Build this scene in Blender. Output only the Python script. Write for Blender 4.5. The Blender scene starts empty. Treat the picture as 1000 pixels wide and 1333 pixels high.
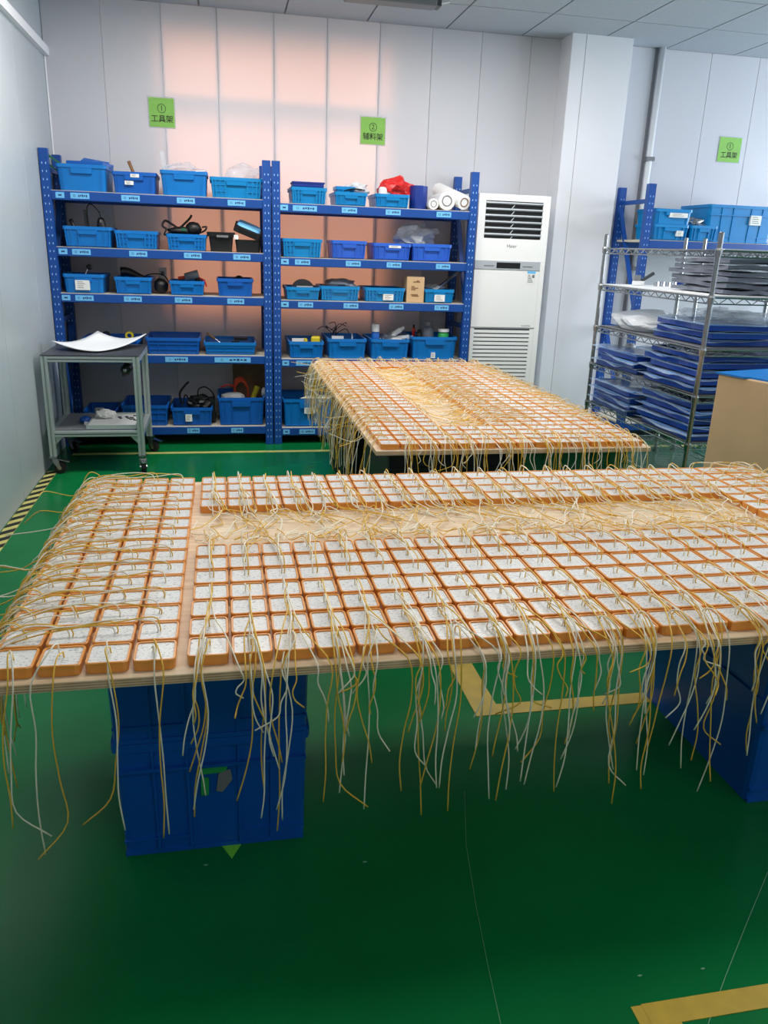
import bpy, bmesh, math, random
from mathutils import Vector, Matrix, noise
random.seed(7)
SC = bpy.context.scene
COL = SC.collection
# ------------------------------------------------------------------ camera
F, PITCH, ROLL, YAW, H = 1024.77, math.radians(18.534), math.radians(2.069), math.radians(11.678), 1.457
_f = Vector((math.sin(YAW)*math.cos(PITCH), math.cos(YAW)*math.cos(PITCH), -math.sin(PITCH)))
_r = Vector((math.cos(YAW), -math.sin(YAW), 0)); _u = _r.cross(_f)
CR = math.cos(ROLL)*_r + math.sin(ROLL)*_u
CU = -math.sin(ROLL)*_r + math.cos(ROLL)*_u
CP = Vector((0, 0, H))
cam = bpy.data.cameras.new('camera'); camo = bpy.data.objects.new('camera', cam); COL.objects.link(camo)
cam.sensor_fit = 'VERTICAL'; cam.sensor_height = 36; cam.lens = F*36/1333; cam.clip_start = .02
camo.matrix_world = Matrix(((CR.x, CU.x, -_f.x, 0), (CR.y, CU.y, -_f.y, 0), (CR.z, CU.z, -_f.z, H), (0, 0, 0, 1)))
SC.camera = camo
def ray(x, y): return CR*((x-500)/F) - CU*((y-666.5)/F) + _f
def ony(x, y, Y): d = ray(x, y); return CP + d*(Y/d.y)
def onz(x, y, z): d = ray(x, y); return CP + d*((z-H)/d.z)
def proj(p):
    q = Vector(p)-CP; k = q.dot(_f); return 500+F*q.dot(CR)/k, 666.5-F*q.dot(CU)/k
# ------------------------------------------------------------------ light
SC.view_settings.view_transform = 'Standard'; SC.view_settings.look = 'None'
SC.view_settings.gamma = 1; SC.view_settings.use_curve_mapping = False
SC.view_settings.exposure = 0.40
w = bpy.data.worlds.new('evening_sky'); SC.world = w; w.use_nodes = True
w.node_tree.nodes['Background'].inputs[0].default_value = (1.0, .62, .42, 1)
w.node_tree.nodes['Background'].inputs[1].default_value = .7
def light(name, kind, loc, rot, energy, color, size=None, angle=None):
    l = bpy.data.lights.new(name, kind); l.energy = energy; l.color = color
    if size: l.shape = 'RECTANGLE'; l.size, l.size_y = size
    if angle: l.angle = angle
    o = bpy.data.objects.new(name, l); COL.objects.link(o); o.location = loc; o.rotation_euler = rot
    return o
R = math.radians
light('low_sun', 'SUN', (0, 9, 4), (R(-72), 0, R(4)), 4.6, (1.0, .40, .20), angle=R(44))
# daylight through the windows of the right-hand wall
for i, y in enumerate((3.6, 5.3)):
    light('window_daylight', 'AREA', (6.9, y, 1.75), (0, R(90), 0), 84, (.80, .88, 1.0), (1.7, 1.6))
# added ceiling fill lights, out of view (made-up fixtures are built with the ceiling)
FILL_LAMPS = [(-.1, 4.7), (1.9, 4.7), (.2, 2.0), (2.6, 2.0), (1.3, -1.0), (3.8, -1.0)]  # placed to brighten the back wall, the tables and the near floor
for x, y in FILL_LAMPS:
    light('added_fill_light', 'AREA', (x, y, 2.97), (0, 0, 0), 34 if y > 4 else (14 if y > 0 else 15), (1.0, .97, .93), (1.15, .55))
# ------------------------------------------------------------------ materials
def lin(c): return tuple(((v/255)/12.92 if v/255 <= .04045 else ((v/255+.055)/1.055)**2.4) for v in c)
MATS = {}
def mat(name, rgb, rough=.5, metal=0, var=.0, vscale=20, bump=0, bscale=80, alpha=1, trans=0, coat=0, emit=0):
    m = bpy.data.materials.new(name); m.use_nodes = True; MATS[name] = m
    nt = m.node_tree; b = nt.nodes['Principled BSDF']; c = lin(rgb)
    b.inputs['Base Color'].default_value = (*c, 1); b.inputs['Roughness'].default_value = rough
    b.inputs['Metallic'].default_value = metal; b.inputs['Alpha'].default_value = alpha
    b.inputs['Transmission Weight'].default_value = trans; b.inputs['Coat Weight'].default_value = coat
    tc = nt.nodes.new('ShaderNodeTexCoord')
    if var:
        n = nt.nodes.new('ShaderNodeTexNoise'); n.inputs['Scale'].default_value = vscale; n.inputs['Detail'].default_value = 5
        r = nt.nodes.new('ShaderNodeValToRGB')
        r.color_ramp.elements[0].position = .3; r.color_ramp.elements[1].position = .7
        r.color_ramp.elements[0].color = (*[v*(1-var) for v in c], 1); r.color_ramp.elements[1].color = (*[min(1, v*(1+var)) for v in c], 1)
        nt.links.new(tc.outputs['Object'], n.inputs['Vector']); nt.links.new(n.outputs['Fac'], r.inputs['Fac'])
        nt.links.new(r.outputs['Color'], b.inputs['Base Color'])
    if bump:
        n2 = nt.nodes.new('ShaderNodeTexNoise'); n2.inputs['Scale'].default_value = bscale
        bp = nt.nodes.new('ShaderNodeBump'); bp.inputs['Strength'].default_value = bump; bp.inputs['Distance'].default_value = .01
        nt.links.new(tc.outputs['Object'], n2.inputs['Vector']); nt.links.new(n2.outputs['Fac'], bp.inputs['Height'])
        nt.links.new(bp.outputs['Normal'], b.inputs['Normal'])
    return m
mat('floor', (10, 112, 58), .22, var=.18, vscale=1.6, bump=.03, bscale=3).node_tree.nodes['Principled BSDF'].inputs['Specular IOR Level'].default_value = .2
mat('tape', (192, 160, 44), .5, var=.12, vscale=14)
mat('tape_pale', (196, 190, 110), .5, var=.15, vscale=14)
mat('black_tape', (24, 24, 26), .5)
mat('scratch', (120, 170, 140), .6)
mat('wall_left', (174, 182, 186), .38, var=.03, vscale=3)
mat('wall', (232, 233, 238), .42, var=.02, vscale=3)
mat('wall_trim', (236, 238, 240), .4)
mat('seam', (120, 122, 128), .6)
mat('ceiling', (168, 175, 183), .8, var=.03, vscale=30, bump=.1, bscale=200)
mat('ceiling_grid', (120, 124, 132), .5)
mat('concrete', (150, 150, 150), .9, var=.1)
mat('baseboard', (170, 176, 184), .5)
mat('rack_blue', (12, 72, 152), .42, var=.06, vscale=8)
mat('rack_deep', (14, 50, 140), .45)
mat('rack_slot', (150, 185, 235), .5)
mat('shelf_board', (205, 196, 178), .6, var=.06)
mat('sticker_blue', (112, 190, 240), .5)
mat('ink', (30, 60, 110), .6)
mat('ink_dark', (40, 50, 30), .7)
mat('bin_blue', (6, 118, 198), .38, var=.05, vscale=10)
mat('bin_deep', (12, 94, 184), .38, var=.05, vscale=10)
mat('bin_cyan', (0, 132, 198), .38, var=.05, vscale=10)
mat('bin_violet', (44, 100, 206), .38, var=.05, vscale=10)
mat('crate_blue', (6, 84, 176), .35, var=.07, vscale=6)
mat('crate_black', (16, 18, 22), .5)
mat('crate_green', (20, 112, 72), .5)
mat('white', (240, 240, 240), .45)
mat('paper', (236, 236, 232), .7)
mat('black', (16, 16, 18), .45)
mat('rubber', (22, 22, 22), .7)
mat('grey', (120, 122, 126), .5)
mat('darkgrey', (62, 66, 70), .4, var=.1)
mat('steel', (190, 192, 196), .25, metal=1)
mat('chrome', (160, 162, 164), .26, metal=1)
mat('alu', (186, 194, 194), .42, metal=.55)
mat('alu_slot', (90, 96, 98), .5, metal=.4)
mat('cardboard', (206, 172, 132), .8, var=.06, vscale=5)
mat('brown', (128, 92, 60), .6, var=.2)
mat('red', (214, 30, 28), .5)
mat('orange_red', (206, 66, 34), .5)
mat('yellow', (216, 196, 40), .5)
mat('green', (36, 160, 80), .5)
mat('bright_green', (120, 214, 60), .6)
mat('green_dark', (26, 96, 70), .6)
mat('sign_green', (138, 196, 88), .6, var=.05)
mat('ac_white', (242, 242, 240), .35)
mat('ac_seam', (150, 154, 156), .5)
mat('ac_dark', (18, 20, 22), .4)
mat('ac_strip', (178, 184, 190), .3)
mat('bluefilm', (20, 74, 172), .3)
mat('panel_rim', (120, 168, 226), .35)
mat('greyfilm', (112, 118, 132), .3, var=.25, vscale=12)
mat('foam', (242, 244, 246), .6)
mat('amber_plastic', (230, 152, 66), .3, var=.05)
mat('wire_white', (240, 234, 214), .4)
mat('wire_yellow', (232, 186, 66), .4)
mat('glass_clear', (215, 225, 230), .05, trans=.9)
def wood():
    m = mat('plywood', (226, 196, 156), .55); nt = m.node_tree; b = nt.nodes['Principled BSDF']
    tc = nt.nodes.new('ShaderNodeTexCoord'); mp = nt.nodes.new('ShaderNodeMapping'); mp.inputs['Scale'].default_value = (2, 30, 30)
    n = nt.nodes.new('ShaderNodeTexNoise'); n.inputs['Scale'].default_value = 2.2; n.inputs['Detail'].default_value = 6
    r = nt.nodes.new('ShaderNodeValToRGB'); r.color_ramp.elements[0].position = .3; r.color_ramp.elements[1].position = .75
    r.color_ramp.elements[0].color = (*lin((212, 182, 144)), 1); r.color_ramp.elements[1].color = (*lin((238, 220, 192)), 1)
    nt.links.new(tc.outputs['Object'], mp.inputs['Vector']); nt.links.new(mp.outputs['Vector'], n.inputs['Vector'])
    nt.links.new(n.outputs['Fac'], r.inputs['Fac']); nt.links.new(r.outputs['Color'], b.inputs['Base Color'])
wood()
mat('veneer', (192, 160, 124), .7, var=.25, vscale=30)
def plate():
    # printed white potting plate: pale with small grey marks
    m = mat('plate', (228, 228, 226), .28); nt = m.node_tree; b = nt.nodes['Principled BSDF']
    tc = nt.nodes.new('ShaderNodeTexCoord'); oi = nt.nodes.new('ShaderNodeObjectInfo')
    ad = nt.nodes.new('ShaderNodeVectorMath'); nt.links.new(tc.outputs['Object'], ad.inputs[0]); nt.links.new(oi.outputs['Random'], ad.inputs[1])
    mp = nt.nodes.new('ShaderNodeMapping'); mp.inputs['Scale'].default_value = (150, 330, 1)
    n = nt.nodes.new('ShaderNodeTexNoise'); n.inputs['Scale'].default_value = 1.0; n.inputs['Detail'].default_value = 3
    r = nt.nodes.new('ShaderNodeValToRGB'); e = r.color_ramp.elements
    e[0].position = .55; e[0].color = (*lin((228, 228, 226)), 1); e[1].position = .70; e[1].color = (*lin((132, 136, 146)), 1)
    nt.links.new(ad.outputs[0], mp.inputs['Vector']); nt.links.new(mp.outputs['Vector'], n.inputs['Vector'])
    nt.links.new(n.outputs['Fac'], r.inputs['Fac']); nt.links.new(r.outputs['Color'], b.inputs['Base Color'])
plate()
def film(name, rgb, op, rough=.12):
    m = bpy.data.materials.new(name); m.use_nodes = True; MATS[name] = m; nt = m.node_tree
    b = nt.nodes['Principled BSDF']; b.inputs['Base Color'].default_value = (*lin(rgb), 1); b.inputs['Roughness'].default_value = rough
    b.inputs['Alpha'].default_value = op
film('clear_film', (225, 232, 238), .30)
film('milky_film', (236, 240, 244), .72, .3)
film('red_film', (222, 30, 30), .85, .3)
film('blue_bag', (190, 214, 240), .42)
def panelmat():
    # thin translucent wall panel
    m = bpy.data.materials.new('wall_panel'); m.use_nodes = True; MATS['wall_panel'] = m; nt = m.node_tree
    b = nt.nodes['Principled BSDF']; out = nt.nodes['Material Output']
    b.inputs['Base Color'].default_value = (*lin((230, 231, 238)), 1); b.inputs['Roughness'].default_value = .38
    t = nt.nodes.new('ShaderNodeBsdfTranslucent'); t.inputs['Color'].default_value = (*lin((235, 225, 220)), 1)
    mx = nt.nodes.new('ShaderNodeMixShader'); mx.inputs[0].default_value = .22
    nt.links.new(b.outputs[0], mx.inputs[1]); nt.links.new(t.outputs[0], mx.inputs[2]); nt.links.new(mx.outputs[0], out.inputs[0])
panelmat()
# ------------------------------------------------------------------ mesh helpers
class MB:
    def __init__(s): s.v = []; s.f = []; s.m = []; s.cur = 0
    def add(s, vs, fs):
        o = len(s.v); s.v += [tuple(v) for v in vs]; s.f += [tuple(i+o for i in f) for f in fs]; s.m += [s.cur]*len(fs); return s
    def box(s, x0, x1, y0, y1, z0, z1):
        return s.add([(x, y, z) for z in (z0, z1) for x, y in ((x0, y0), (x1, y0), (x1, y1), (x0, y1))],
                     [(3, 2, 1, 0), (4, 5, 6, 7), (0, 1, 5, 4), (1, 2, 6, 5), (2, 3, 7, 6), (3, 0, 4, 7)])
    def beam(s, a, b, w, t, up=(0, 0, 1)):
        a, b = Vector(a), Vector(b); d = (b-a).normalized(); up = Vector(up)
        if abs(d.dot(up)) > .99: up = Vector((0, 1, 0))
        x = d.cross(up).normalized()*w/2; y = x.cross(d).normalized()*t/2
        vs = [p+i*x+j*y for p in (a, b) for i, j in ((-1, -1), (1, -1), (1, 1), (-1, 1))]
        return s.add(vs, [(3, 2, 1, 0), (4, 5, 6, 7), (0, 1, 5, 4), (1, 2, 6, 5), (2, 3, 7, 6), (3, 0, 4, 7)])
    def tube(s, pts, r, n=6, caps=True, r2=None):
        pts = [Vector(p) for p in pts]; k = len(pts); vs = []; fs = []
        t = (pts[1]-pts[0]).normalized(); u = t.orthogonal().normalized()
        for i, p in enumerate(pts):
            t2 = (pts[min(i+1, k-1)]-pts[max(i-1, 0)])
            t2 = t2.normalized() if t2.length > 1e-9 else t
            u = (u - t2*u.dot(t2)); u = u.normalized() if u.length > 1e-6 else t2.orthogonal().normalized(); v = t2.cross(u); t = t2
            rr = r if r2 is None else r+(r2-r)*i/(k-1)
            vs += [p+(u*math.cos(6.28319*j/n)+v*math.sin(6.28319*j/n))*rr for j in range(n)]
        for i in range(k-1):
            for j in range(n):
                a = i*n+j; b = i*n+(j+1) % n; fs.append((a, b, b+n, a+n))
        if caps: fs += [tuple(range(n-1, -1, -1)), tuple((k-1)*n+j for j in range(n))]
        return s.add(vs, fs)
    def lathe(s, prof, n=16, c=(0, 0, 0), axis='z', ring=False):
        vs = []; fs = []
        for r, h in prof:
            for j in range(n):
                a = 6.28319*j/n; x, y = r*math.cos(a), r*math.sin(a)
                p = (x, y, h) if axis == 'z' else ((x, h, y) if axis == 'y' else (h, x, y))
                vs.append((p[0]+c[0], p[1]+c[1], p[2]+c[2]))
        k = len(prof)
        for i in range(k-1):
            for j in range(n):
                fs.append((i*n+j, i*n+(j+1) % n, (i+1)*n+(j+1) % n, (i+1)*n+j))
        if ring:
            for j in range(n): fs.append(((k-1)*n+j, (k-1)*n+(j+1) % n, (j+1) % n, j))
        else: fs += [tuple(range(n-1, -1, -1)), tuple((k-1)*n+j for j in range(n))]
        return s.add(vs, fs)
    def prism(s, poly, z0, z1):
        n = len(poly)
        return s.add([(x, y, z0) for x, y in poly]+[(x, y, z1) for x, y in poly],
                     [tuple(range(n-1, -1, -1)), tuple(range(n, 2*n))]+[(i, (i+1) % n, n+(i+1) % n, n+i) for i in range(n)])
    def loft(s, rings, close=True, cap0=True, cap1=True):
        n = len(rings[0]); vs = [p for r in rings for p in r]; fs = []
        for i in range(len(rings)-1):
            for j in range(n):
                fs.append((i*n+j, i*n+(j+1) % n, (i+1)*n+(j+1) % n, (i+1)*n+j))
        if cap0: fs.append(tuple(range(n-1, -1, -1)))
        if cap1: fs.append(tuple((len(rings)-1)*n+j for j in range(n)))
        return s.add(vs, fs)
    def blob(s, c, rad, amp=.25, sc=3.0, sub=2, seed=0, flat=None):
        bm = bmesh.new(); bmesh.ops.create_icosphere(bm, subdivisions=sub, radius=1)
        vs = []
        for v in bm.verts:
            n = noise.noise_vector(v.co*sc+Vector((seed*7.3, seed*3.1, seed)))
            p = v.co*(1+amp*n.x)+n*amp*.4
            p = Vector((p.x*rad[0], p.y*rad[1], p.z*rad[2]))
            if flat is not None and p.z < flat: p.z = flat
            vs.append(Vector(c)+p)
        s.add(vs, [tuple(v.index for v in f.verts) for f in bm.faces]); bm.free(); return s
    def mesh(s, name, mats, smooth=False):
        me = bpy.data.meshes.new(name); me.from_pydata(s.v, [], s.f)
        for m in (mats if isinstance(mats, (list, tuple)) else [mats]): me.materials.append(MATS[m])
        if isinstance(mats, (list, tuple)): me.polygons.foreach_set('material_index', s.m)
        if smooth: me.polygons.foreach_set('use_smooth', [True]*len(me.polygons))
        me.update(); return me
    def obj(s, name, mats, parent=None, smooth=False, loc=None, rot=None, bevel=0):
        o = bpy.data.objects.new(name, s.mesh(name, mats, smooth)); COL.objects.link(o)
        if parent: o.parent = parent
        if loc is not None: o.location = loc
        if rot is not None: o.rotation_euler = rot
        if bevel:
            b = o.modifiers.new('bevel', 'BEVEL'); b.width = bevel; b.segments = 2; b.limit_method = 'ANGLE'
        return o
def tag(o, label, cat, group=None, kind=None):
    o['label'] = label
    if cat: o['category'] = cat
    if group: o['group'] = group
    if kind: o['kind'] = kind
    return o
def thing(name, label, cat, loc=(0, 0, 0), rz=0, group=None):
    o = bpy.data.objects.new(name, None); COL.objects.link(o); o.location = loc; o.rotation_euler = (0, 0, rz); o.empty_display_size = .05
    return tag(o, label, cat, group)
def inst(name, me, parent=None, loc=(0, 0, 0), rot=(0, 0, 0), scale=None):
    o = bpy.data.objects.new(name, me); COL.objects.link(o); o.parent = parent; o.location = loc; o.rotation_euler = rot
    if scale: o.scale = scale
    return o
def struct(o, label, cat): o['kind'] = 'structure'; o['label'] = label; o['category'] = cat; return o
def B(x0, x1, y0, y1, z0, z1): return MB().box(x0, x1, y0, y1, z0, z1)
def catmull(P, n=5):
    P = [Vector(p) for p in P]; Q = [2*P[0]-P[1]]+P+[2*P[-1]-P[-2]]; out = []
    for i in range(1, len(Q)-2):
        a, b, c, d = Q[i-1:i+3]
        for k in range(n):
            t = k/n; out.append(.5*((2*b)+(c-a)*t+(2*a-5*b+4*c-d)*t*t+(3*b-a-3*c+d)*t**3))
    return out+[P[-1]]
def text(body, size, name, m, parent, loc, rot, thick=0.0005, bold=0):
    c = bpy.data.curves.new(name, 'FONT'); c.body = body; c.size = size; c.align_x = 'CENTER'; c.align_y = 'CENTER'; c.extrude = thick; c.offset = bold
    c.resolution_u = 3
    o = bpy.data.objects.new(name, c); COL.objects.link(o); bpy.context.view_layer.update()
    me = bpy.data.meshes.new_from_object(o.evaluated_get(bpy.context.evaluated_depsgraph_get()))
    bpy.data.objects.remove(o); me.materials.clear(); me.materials.append(MATS[m])
    return inst(name, me, parent, loc, rot)
def rrect(w, d, r, z, n=3, cx=0, cy=0):
    out = []
    for k, (sx, sy) in enumerate(((1, 1), (-1, 1), (-1, -1), (1, -1))):
        for i in range(n):
            a = math.pi/2*(k+i/(n-1) if n > 1 else k+.5)
            out.append((cx+sx*(w/2-r)+r*math.cos(a), cy+sy*(d/2-r)+r*math.sin(a), z))
    return out
ORD = 'zeroth first second third fourth fifth sixth seventh eighth ninth tenth eleventh twelfth thirteenth fourteenth fifteenth sixteenth seventeenth eighteenth nineteenth twentieth twenty-first twenty-second'.split()

# ================================================================== SETTING
XL, YB, ZC, XR, YF = -1.166, 6.472, 3.012, 7.0, -3.6
fl = struct(B(XL-.1, XR+.1, YF-.1, YB+.4, -.1, 0).obj('floor', 'floor'), 'glossy green epoxy floor', 'floor')
fl['label'] = 'glossy dark green epoxy floor with yellow tape lines'
def mark(name, poly, m, z=.0012):
    return MB().prism(poly, .0001, z).obj(name, m, fl)
def rect(x0, x1, y0, y1): return [(x0, y0), (x1, y0), (x1, y1), (x0, y1)]
mark('floor_tape', rect(.78, .868, 2.15, 3.0), 'tape')
mark('floor_tape', rect(.78, 1.9, 2.142, 2.203), 'tape', .0016)
mark('floor_tape', rect(.776, .862, .2, 1.078), 'tape')
mark('floor_tape', rect(.80, 2.4, 1.030, 1.080), 'tape', .0016)
mark('floor_tape', rect(-1.08, 4.2, 5.69, 5.74), 'tape_pale')
mark('hazard_tape', rect(-1.162, -1.098, .2, 5.28), 'tape_pale')
st = MB(); y = .25
while y < 5.2:
    st.prism([(-1.161, y), (-1.099, y+.06), (-1.099, y+.115), (-1.161, y+.055)], .0013, .0020); y += .112
st.obj('hazard_stripe', 'black_tape', fl)
def scr(pts, wd):
    P = [onz(x, y, 0) for x, y in pts]
    MB().tube([(p.x, p.y, .0004) for p in P], wd, 4).obj('floor_scratch', 'scratch', fl)
scr([(605, 1030), (607, 1100), (620, 1180), (636, 1260), (652, 1333)], .0006)
scr([(1000, 1135), (975, 1195), (945, 1270), (922, 1333)], .0009)
for x, y in ((915, 1261), (833, 1270), (475, 1122), (268, 1126)):
    p = onz(x, y, 0); mark('paint_chip', [(p.x-.006, p.y), (p.x, p.y-.003), (p.x+.006, p.y), (p.x, p.y+.002)], 'scratch')
a, b, c = onz(287, 1106, 0), onz(316, 1104, 0), onz(302, 1118, 0)
mark('arrow_sticker', [(a.x, a.y+.02), (c.x, c.y), (b.x, b.y+.02)], 'bright_green')
# left wall with panels
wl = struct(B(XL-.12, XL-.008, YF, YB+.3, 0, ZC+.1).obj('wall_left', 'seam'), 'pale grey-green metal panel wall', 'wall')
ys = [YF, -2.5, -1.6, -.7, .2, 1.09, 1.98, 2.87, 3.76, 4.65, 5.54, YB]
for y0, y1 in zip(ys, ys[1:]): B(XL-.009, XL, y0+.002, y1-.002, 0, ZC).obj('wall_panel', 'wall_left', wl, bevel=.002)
struct(B(XL, XL+.035, YF, YB, 2.63, 2.685).obj('trim_1', 'wall_trim'), 'white angle strip high on the left wall', 'trim')
struct(MB().tube([(XL+.006, YB-.006, 0), (XL+.006, YB-.006, 2.63)], .006, 8).obj('trim_2', 'wall_trim'), 'slim white corner bead between left and back walls', 'trim')
# back wall: thin translucent panels over an old window
wb = struct(B(XL-.1, -.46, YB+.22, YB+.37, 0, ZC+.1).obj('wall_back', 'concrete'), 'white panelled back wall glowing orange', 'wall')
wb['label'] = 'white panelled back wall with warm orange glow'
B(1.30, XR+.1, YB+.22, YB+.37, 0, ZC+.1).obj('outer_wall', 'concrete', wb)
B(-.46, 1.30, YB+.22, YB+.37, 0, .94).obj('outer_wall', 'concrete', wb)
B(-.46, 1.30, YB+.22, YB+.37, 2.96, ZC+.1).obj('outer_wall', 'concrete', wb)
seams = [XL, -.776, -.377, .006, .405, .792, 1.18, 1.575, 1.96, 2.35, 2.745, 3.14, 3.43, 3.87, 4.30, 4.74, 5.18, 5.62, 6.06, 6.5, XR]
for x0, x1 in zip(seams, seams[1:]):
    MB().add([(x0+.0012, YB+.005, 0), (x0+.003, YB, 0), (x1-.003, YB, 0), (x1-.0012, YB+.005, 0),
              (x0+.0012, YB+.005, ZC), (x0+.003, YB, ZC), (x1-.003, YB, ZC), (x1-.0012, YB+.005, ZC)],
             [(0, 1, 5, 4), (1, 2, 6, 5), (2, 3, 7, 6)]).obj('wall_panel', 'wall_panel', wb)
for x in seams[1:-1]: B(x-.012, x+.012, YB+.008, YB+.05, 0, ZC).obj('panel_stud', 'wall', wb)
wn = struct(MB().box(-.46, -.41, YB+.25, YB+.31, .94, 2.96).box(1.25, 1.30, YB+.25, YB+.31, .94, 2.96).box(-.41, 1.25, YB+.25, YB+.31, .94, .99)
            .box(-.41, 1.25, YB+.25, YB+.31, 2.91, 2.96).obj('window_1', 'grey'), 'window behind the translucent back wall panels', 'window')
B(-.41, 1.25, YB+.10, YB+.30, 2.40, 2.47).obj('transom', 'grey', wn)
# pillar
pl = struct(B(2.60, 3.07, 6.270, YB+.02, 0, ZC).obj('wall_pillar', 'seam'), 'white panelled pillar projecting from back wall', 'pillar')
for x0, x1 in ((2.592, 2.70), (2.704, 3.078)): B(x0, x1, 6.262, 6.272, 0, ZC).obj('wall_panel', 'wall', pl, bevel=.0015)
B(2.590, 2.602, 6.264, YB-.001, 0, ZC).obj('side_panel', 'wall', pl); B(3.068, 3.080, 6.264, YB-.001, 0, ZC).obj('side_panel', 'wall', pl)
struct(B(2.43, 2.589, YB-.016, YB-.001, 0, .10).box(3.081, XR, YB-.016, YB-.001, 0, .10).box(2.585, 3.085, 6.244, 6.261, 0, .10).obj('baseboard_back', 'baseboard'), 'low grey baseboard along back wall', 'baseboard')
pc = struct(MB().tube([(3.425, YB-.03, 0), (3.425, YB-.03, ZC)], .024, 14).obj('trim_3', 'wall_trim', smooth=True), 'white vertical conduit pipe beside the pillar', 'pipe')
for z in (.4, 1.35, 2.2): B(3.39, 3.46, YB-.058, YB-.001, z, z+.03).obj('clip', 'grey', pc)
struct(B(3.375, 3.398, YB-.012, YB-.0005, 0, ZC).obj('trim_4', 'seam'), 'dark joint strip beside the conduit', 'trim')
# unseen sides of the room
wr = struct(B(XR, XR+.1, YF, .4, 0, ZC+.1).obj('wall_right', 'wall'), 'white right wall with windows out of view', 'wall')
B(XR, XR+.1, 6.2, YB+.3, 0, ZC+.1).obj('wall_section', 'wall', wr); B(XR, XR+.1, .4, 6.2, 0, .9).obj('wall_section', 'wall', wr); B(XR, XR+.1, .4, 6.2, 2.62, ZC+.1).obj('wall_section', 'wall', wr)
B(XR+.1, XR+.12, .3, 6.3, .8, 2.7).obj('window_blind', 'white', wr)
struct(B(XL-.1, XR+.1, YF-.1, YF, 0, ZC+.1).obj('wall_front', 'wall'), 'white wall behind the viewer', 'wall')
# ceiling
ce = struct(B(XL-.1, XR+.1, YF, YB+.3, ZC+.012, ZC+.12).obj('ceiling', 'ceiling_grid'), 'suspended grey tile ceiling', 'ceiling')
xs = [-.706+.595*i for i in range(-1, 14)]; ys = [YB+.0-.0, 5.853] + [5.853-.62*i for i in range(1, 16)]
tiles = {}
for i in range(len(xs)-1):
    for j in range(len(ys)-1):
        x0, x1, y1, y0 = max(xs[i], XL), min(xs[i+1], XR), ys[j], max(ys[j+1], YF)
        if x1-x0 < .05 or y1-y0 < .05: continue
        k = (round(x1-x0, 3), round(y1-y0, 3))
        if k not in tiles: tiles[k] = B(0, k[0]-.012, 0, k[1]-.012, 0, .012).mesh('ceiling_tile', 'ceiling')
        inst('ceiling_tile', tiles[k], ce, (x0+.006, y0+.006, ZC))
for i, (x, y) in enumerate(FILL_LAMPS):  # unseen fixtures added to go with the fill lights
    t = thing('added_ceiling_light', ['added ceiling fill light panel before the left rack', 'added ceiling fill light panel above the far table', 'added ceiling fill light panel above near table left end', 'added ceiling fill light panel above near table right end', 'added ceiling fill light panel behind the viewer, left', 'added ceiling fill light panel behind the viewer, right'][i], 'lamp', (x, y, ZC-.001), group='added ceiling fill lights')
    MB().box(-.62, .62, -.31, -.29, -.03, 0).box(-.62, .62, .29, .31, -.03, 0).box(-.62, -.6, -.29, .29, -.03, 0).box(.6, .62, -.29, .29, -.03, 0).obj('frame', 'white', t)
    B(-.6, .6, -.29, .29, -.02, 0).obj('diffuser', 'white', t)
t = thing('strip_light', 'unlit grey batten light on ceiling near back wall', 'lamp', (1.12, 5.80, ZC-.001))
B(-.30, .30, -.06, .06, -.05, 0).obj('housing', 'grey', t, bevel=.008); B(.30, .33, -.05, .05, -.045, -.005).obj('end_cap', 'darkgrey', t)
MB().tube([(.33, 0, -.02), (.36, 0, -.015), (.40, .01, -.004)], .004, 6).obj('lead', 'white', t)
# ================================================================== signs
def sign(x0, x1, z0, z1, num, body, label):
    t = thing('wall_sign', label, 'sign', ((x0+x1)/2, YB-.001, z0), group='green wall signs'); w, h = (x1-x0)/2, z1-z0
    B(-w-.008, w+.008, -.002, 0, -.008, h+.008).obj('sleeve', 'clear_film', t)
    B(-w, w, -.004, -.002, 0, h).obj('card', 'sign_green', t)
    MB().lathe([(.030, 0), (.030, .0006), (.0262, .0006), (.0262, 0)], 24, axis='y', ring=True).obj('ring', 'ink_dark', t, loc=(0, -.0048, h*.64))
    text(num, .05, 'numeral', 'ink_dark', t, (0, -.0046, h*.64), (R(90), 0, 0))
    text(body, .052, 'lettering', 'ink_dark', t, (0, -.0046, h*.27), (R(90), 0, 0), bold=.0006)
sign(-.486, -.31, 2.228, 2.418, '1', '工具架', 'green sign numbered one above left blue rack')
sign(1.052, 1.238, 2.200, 2.386, '2', '辅料架', 'green sign numbered two above middle of back wall')
sign(4.05, 4.25, 2.232, 2.418, '1', '工具架', 'pale green sign in sleeve above right rack')
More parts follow.
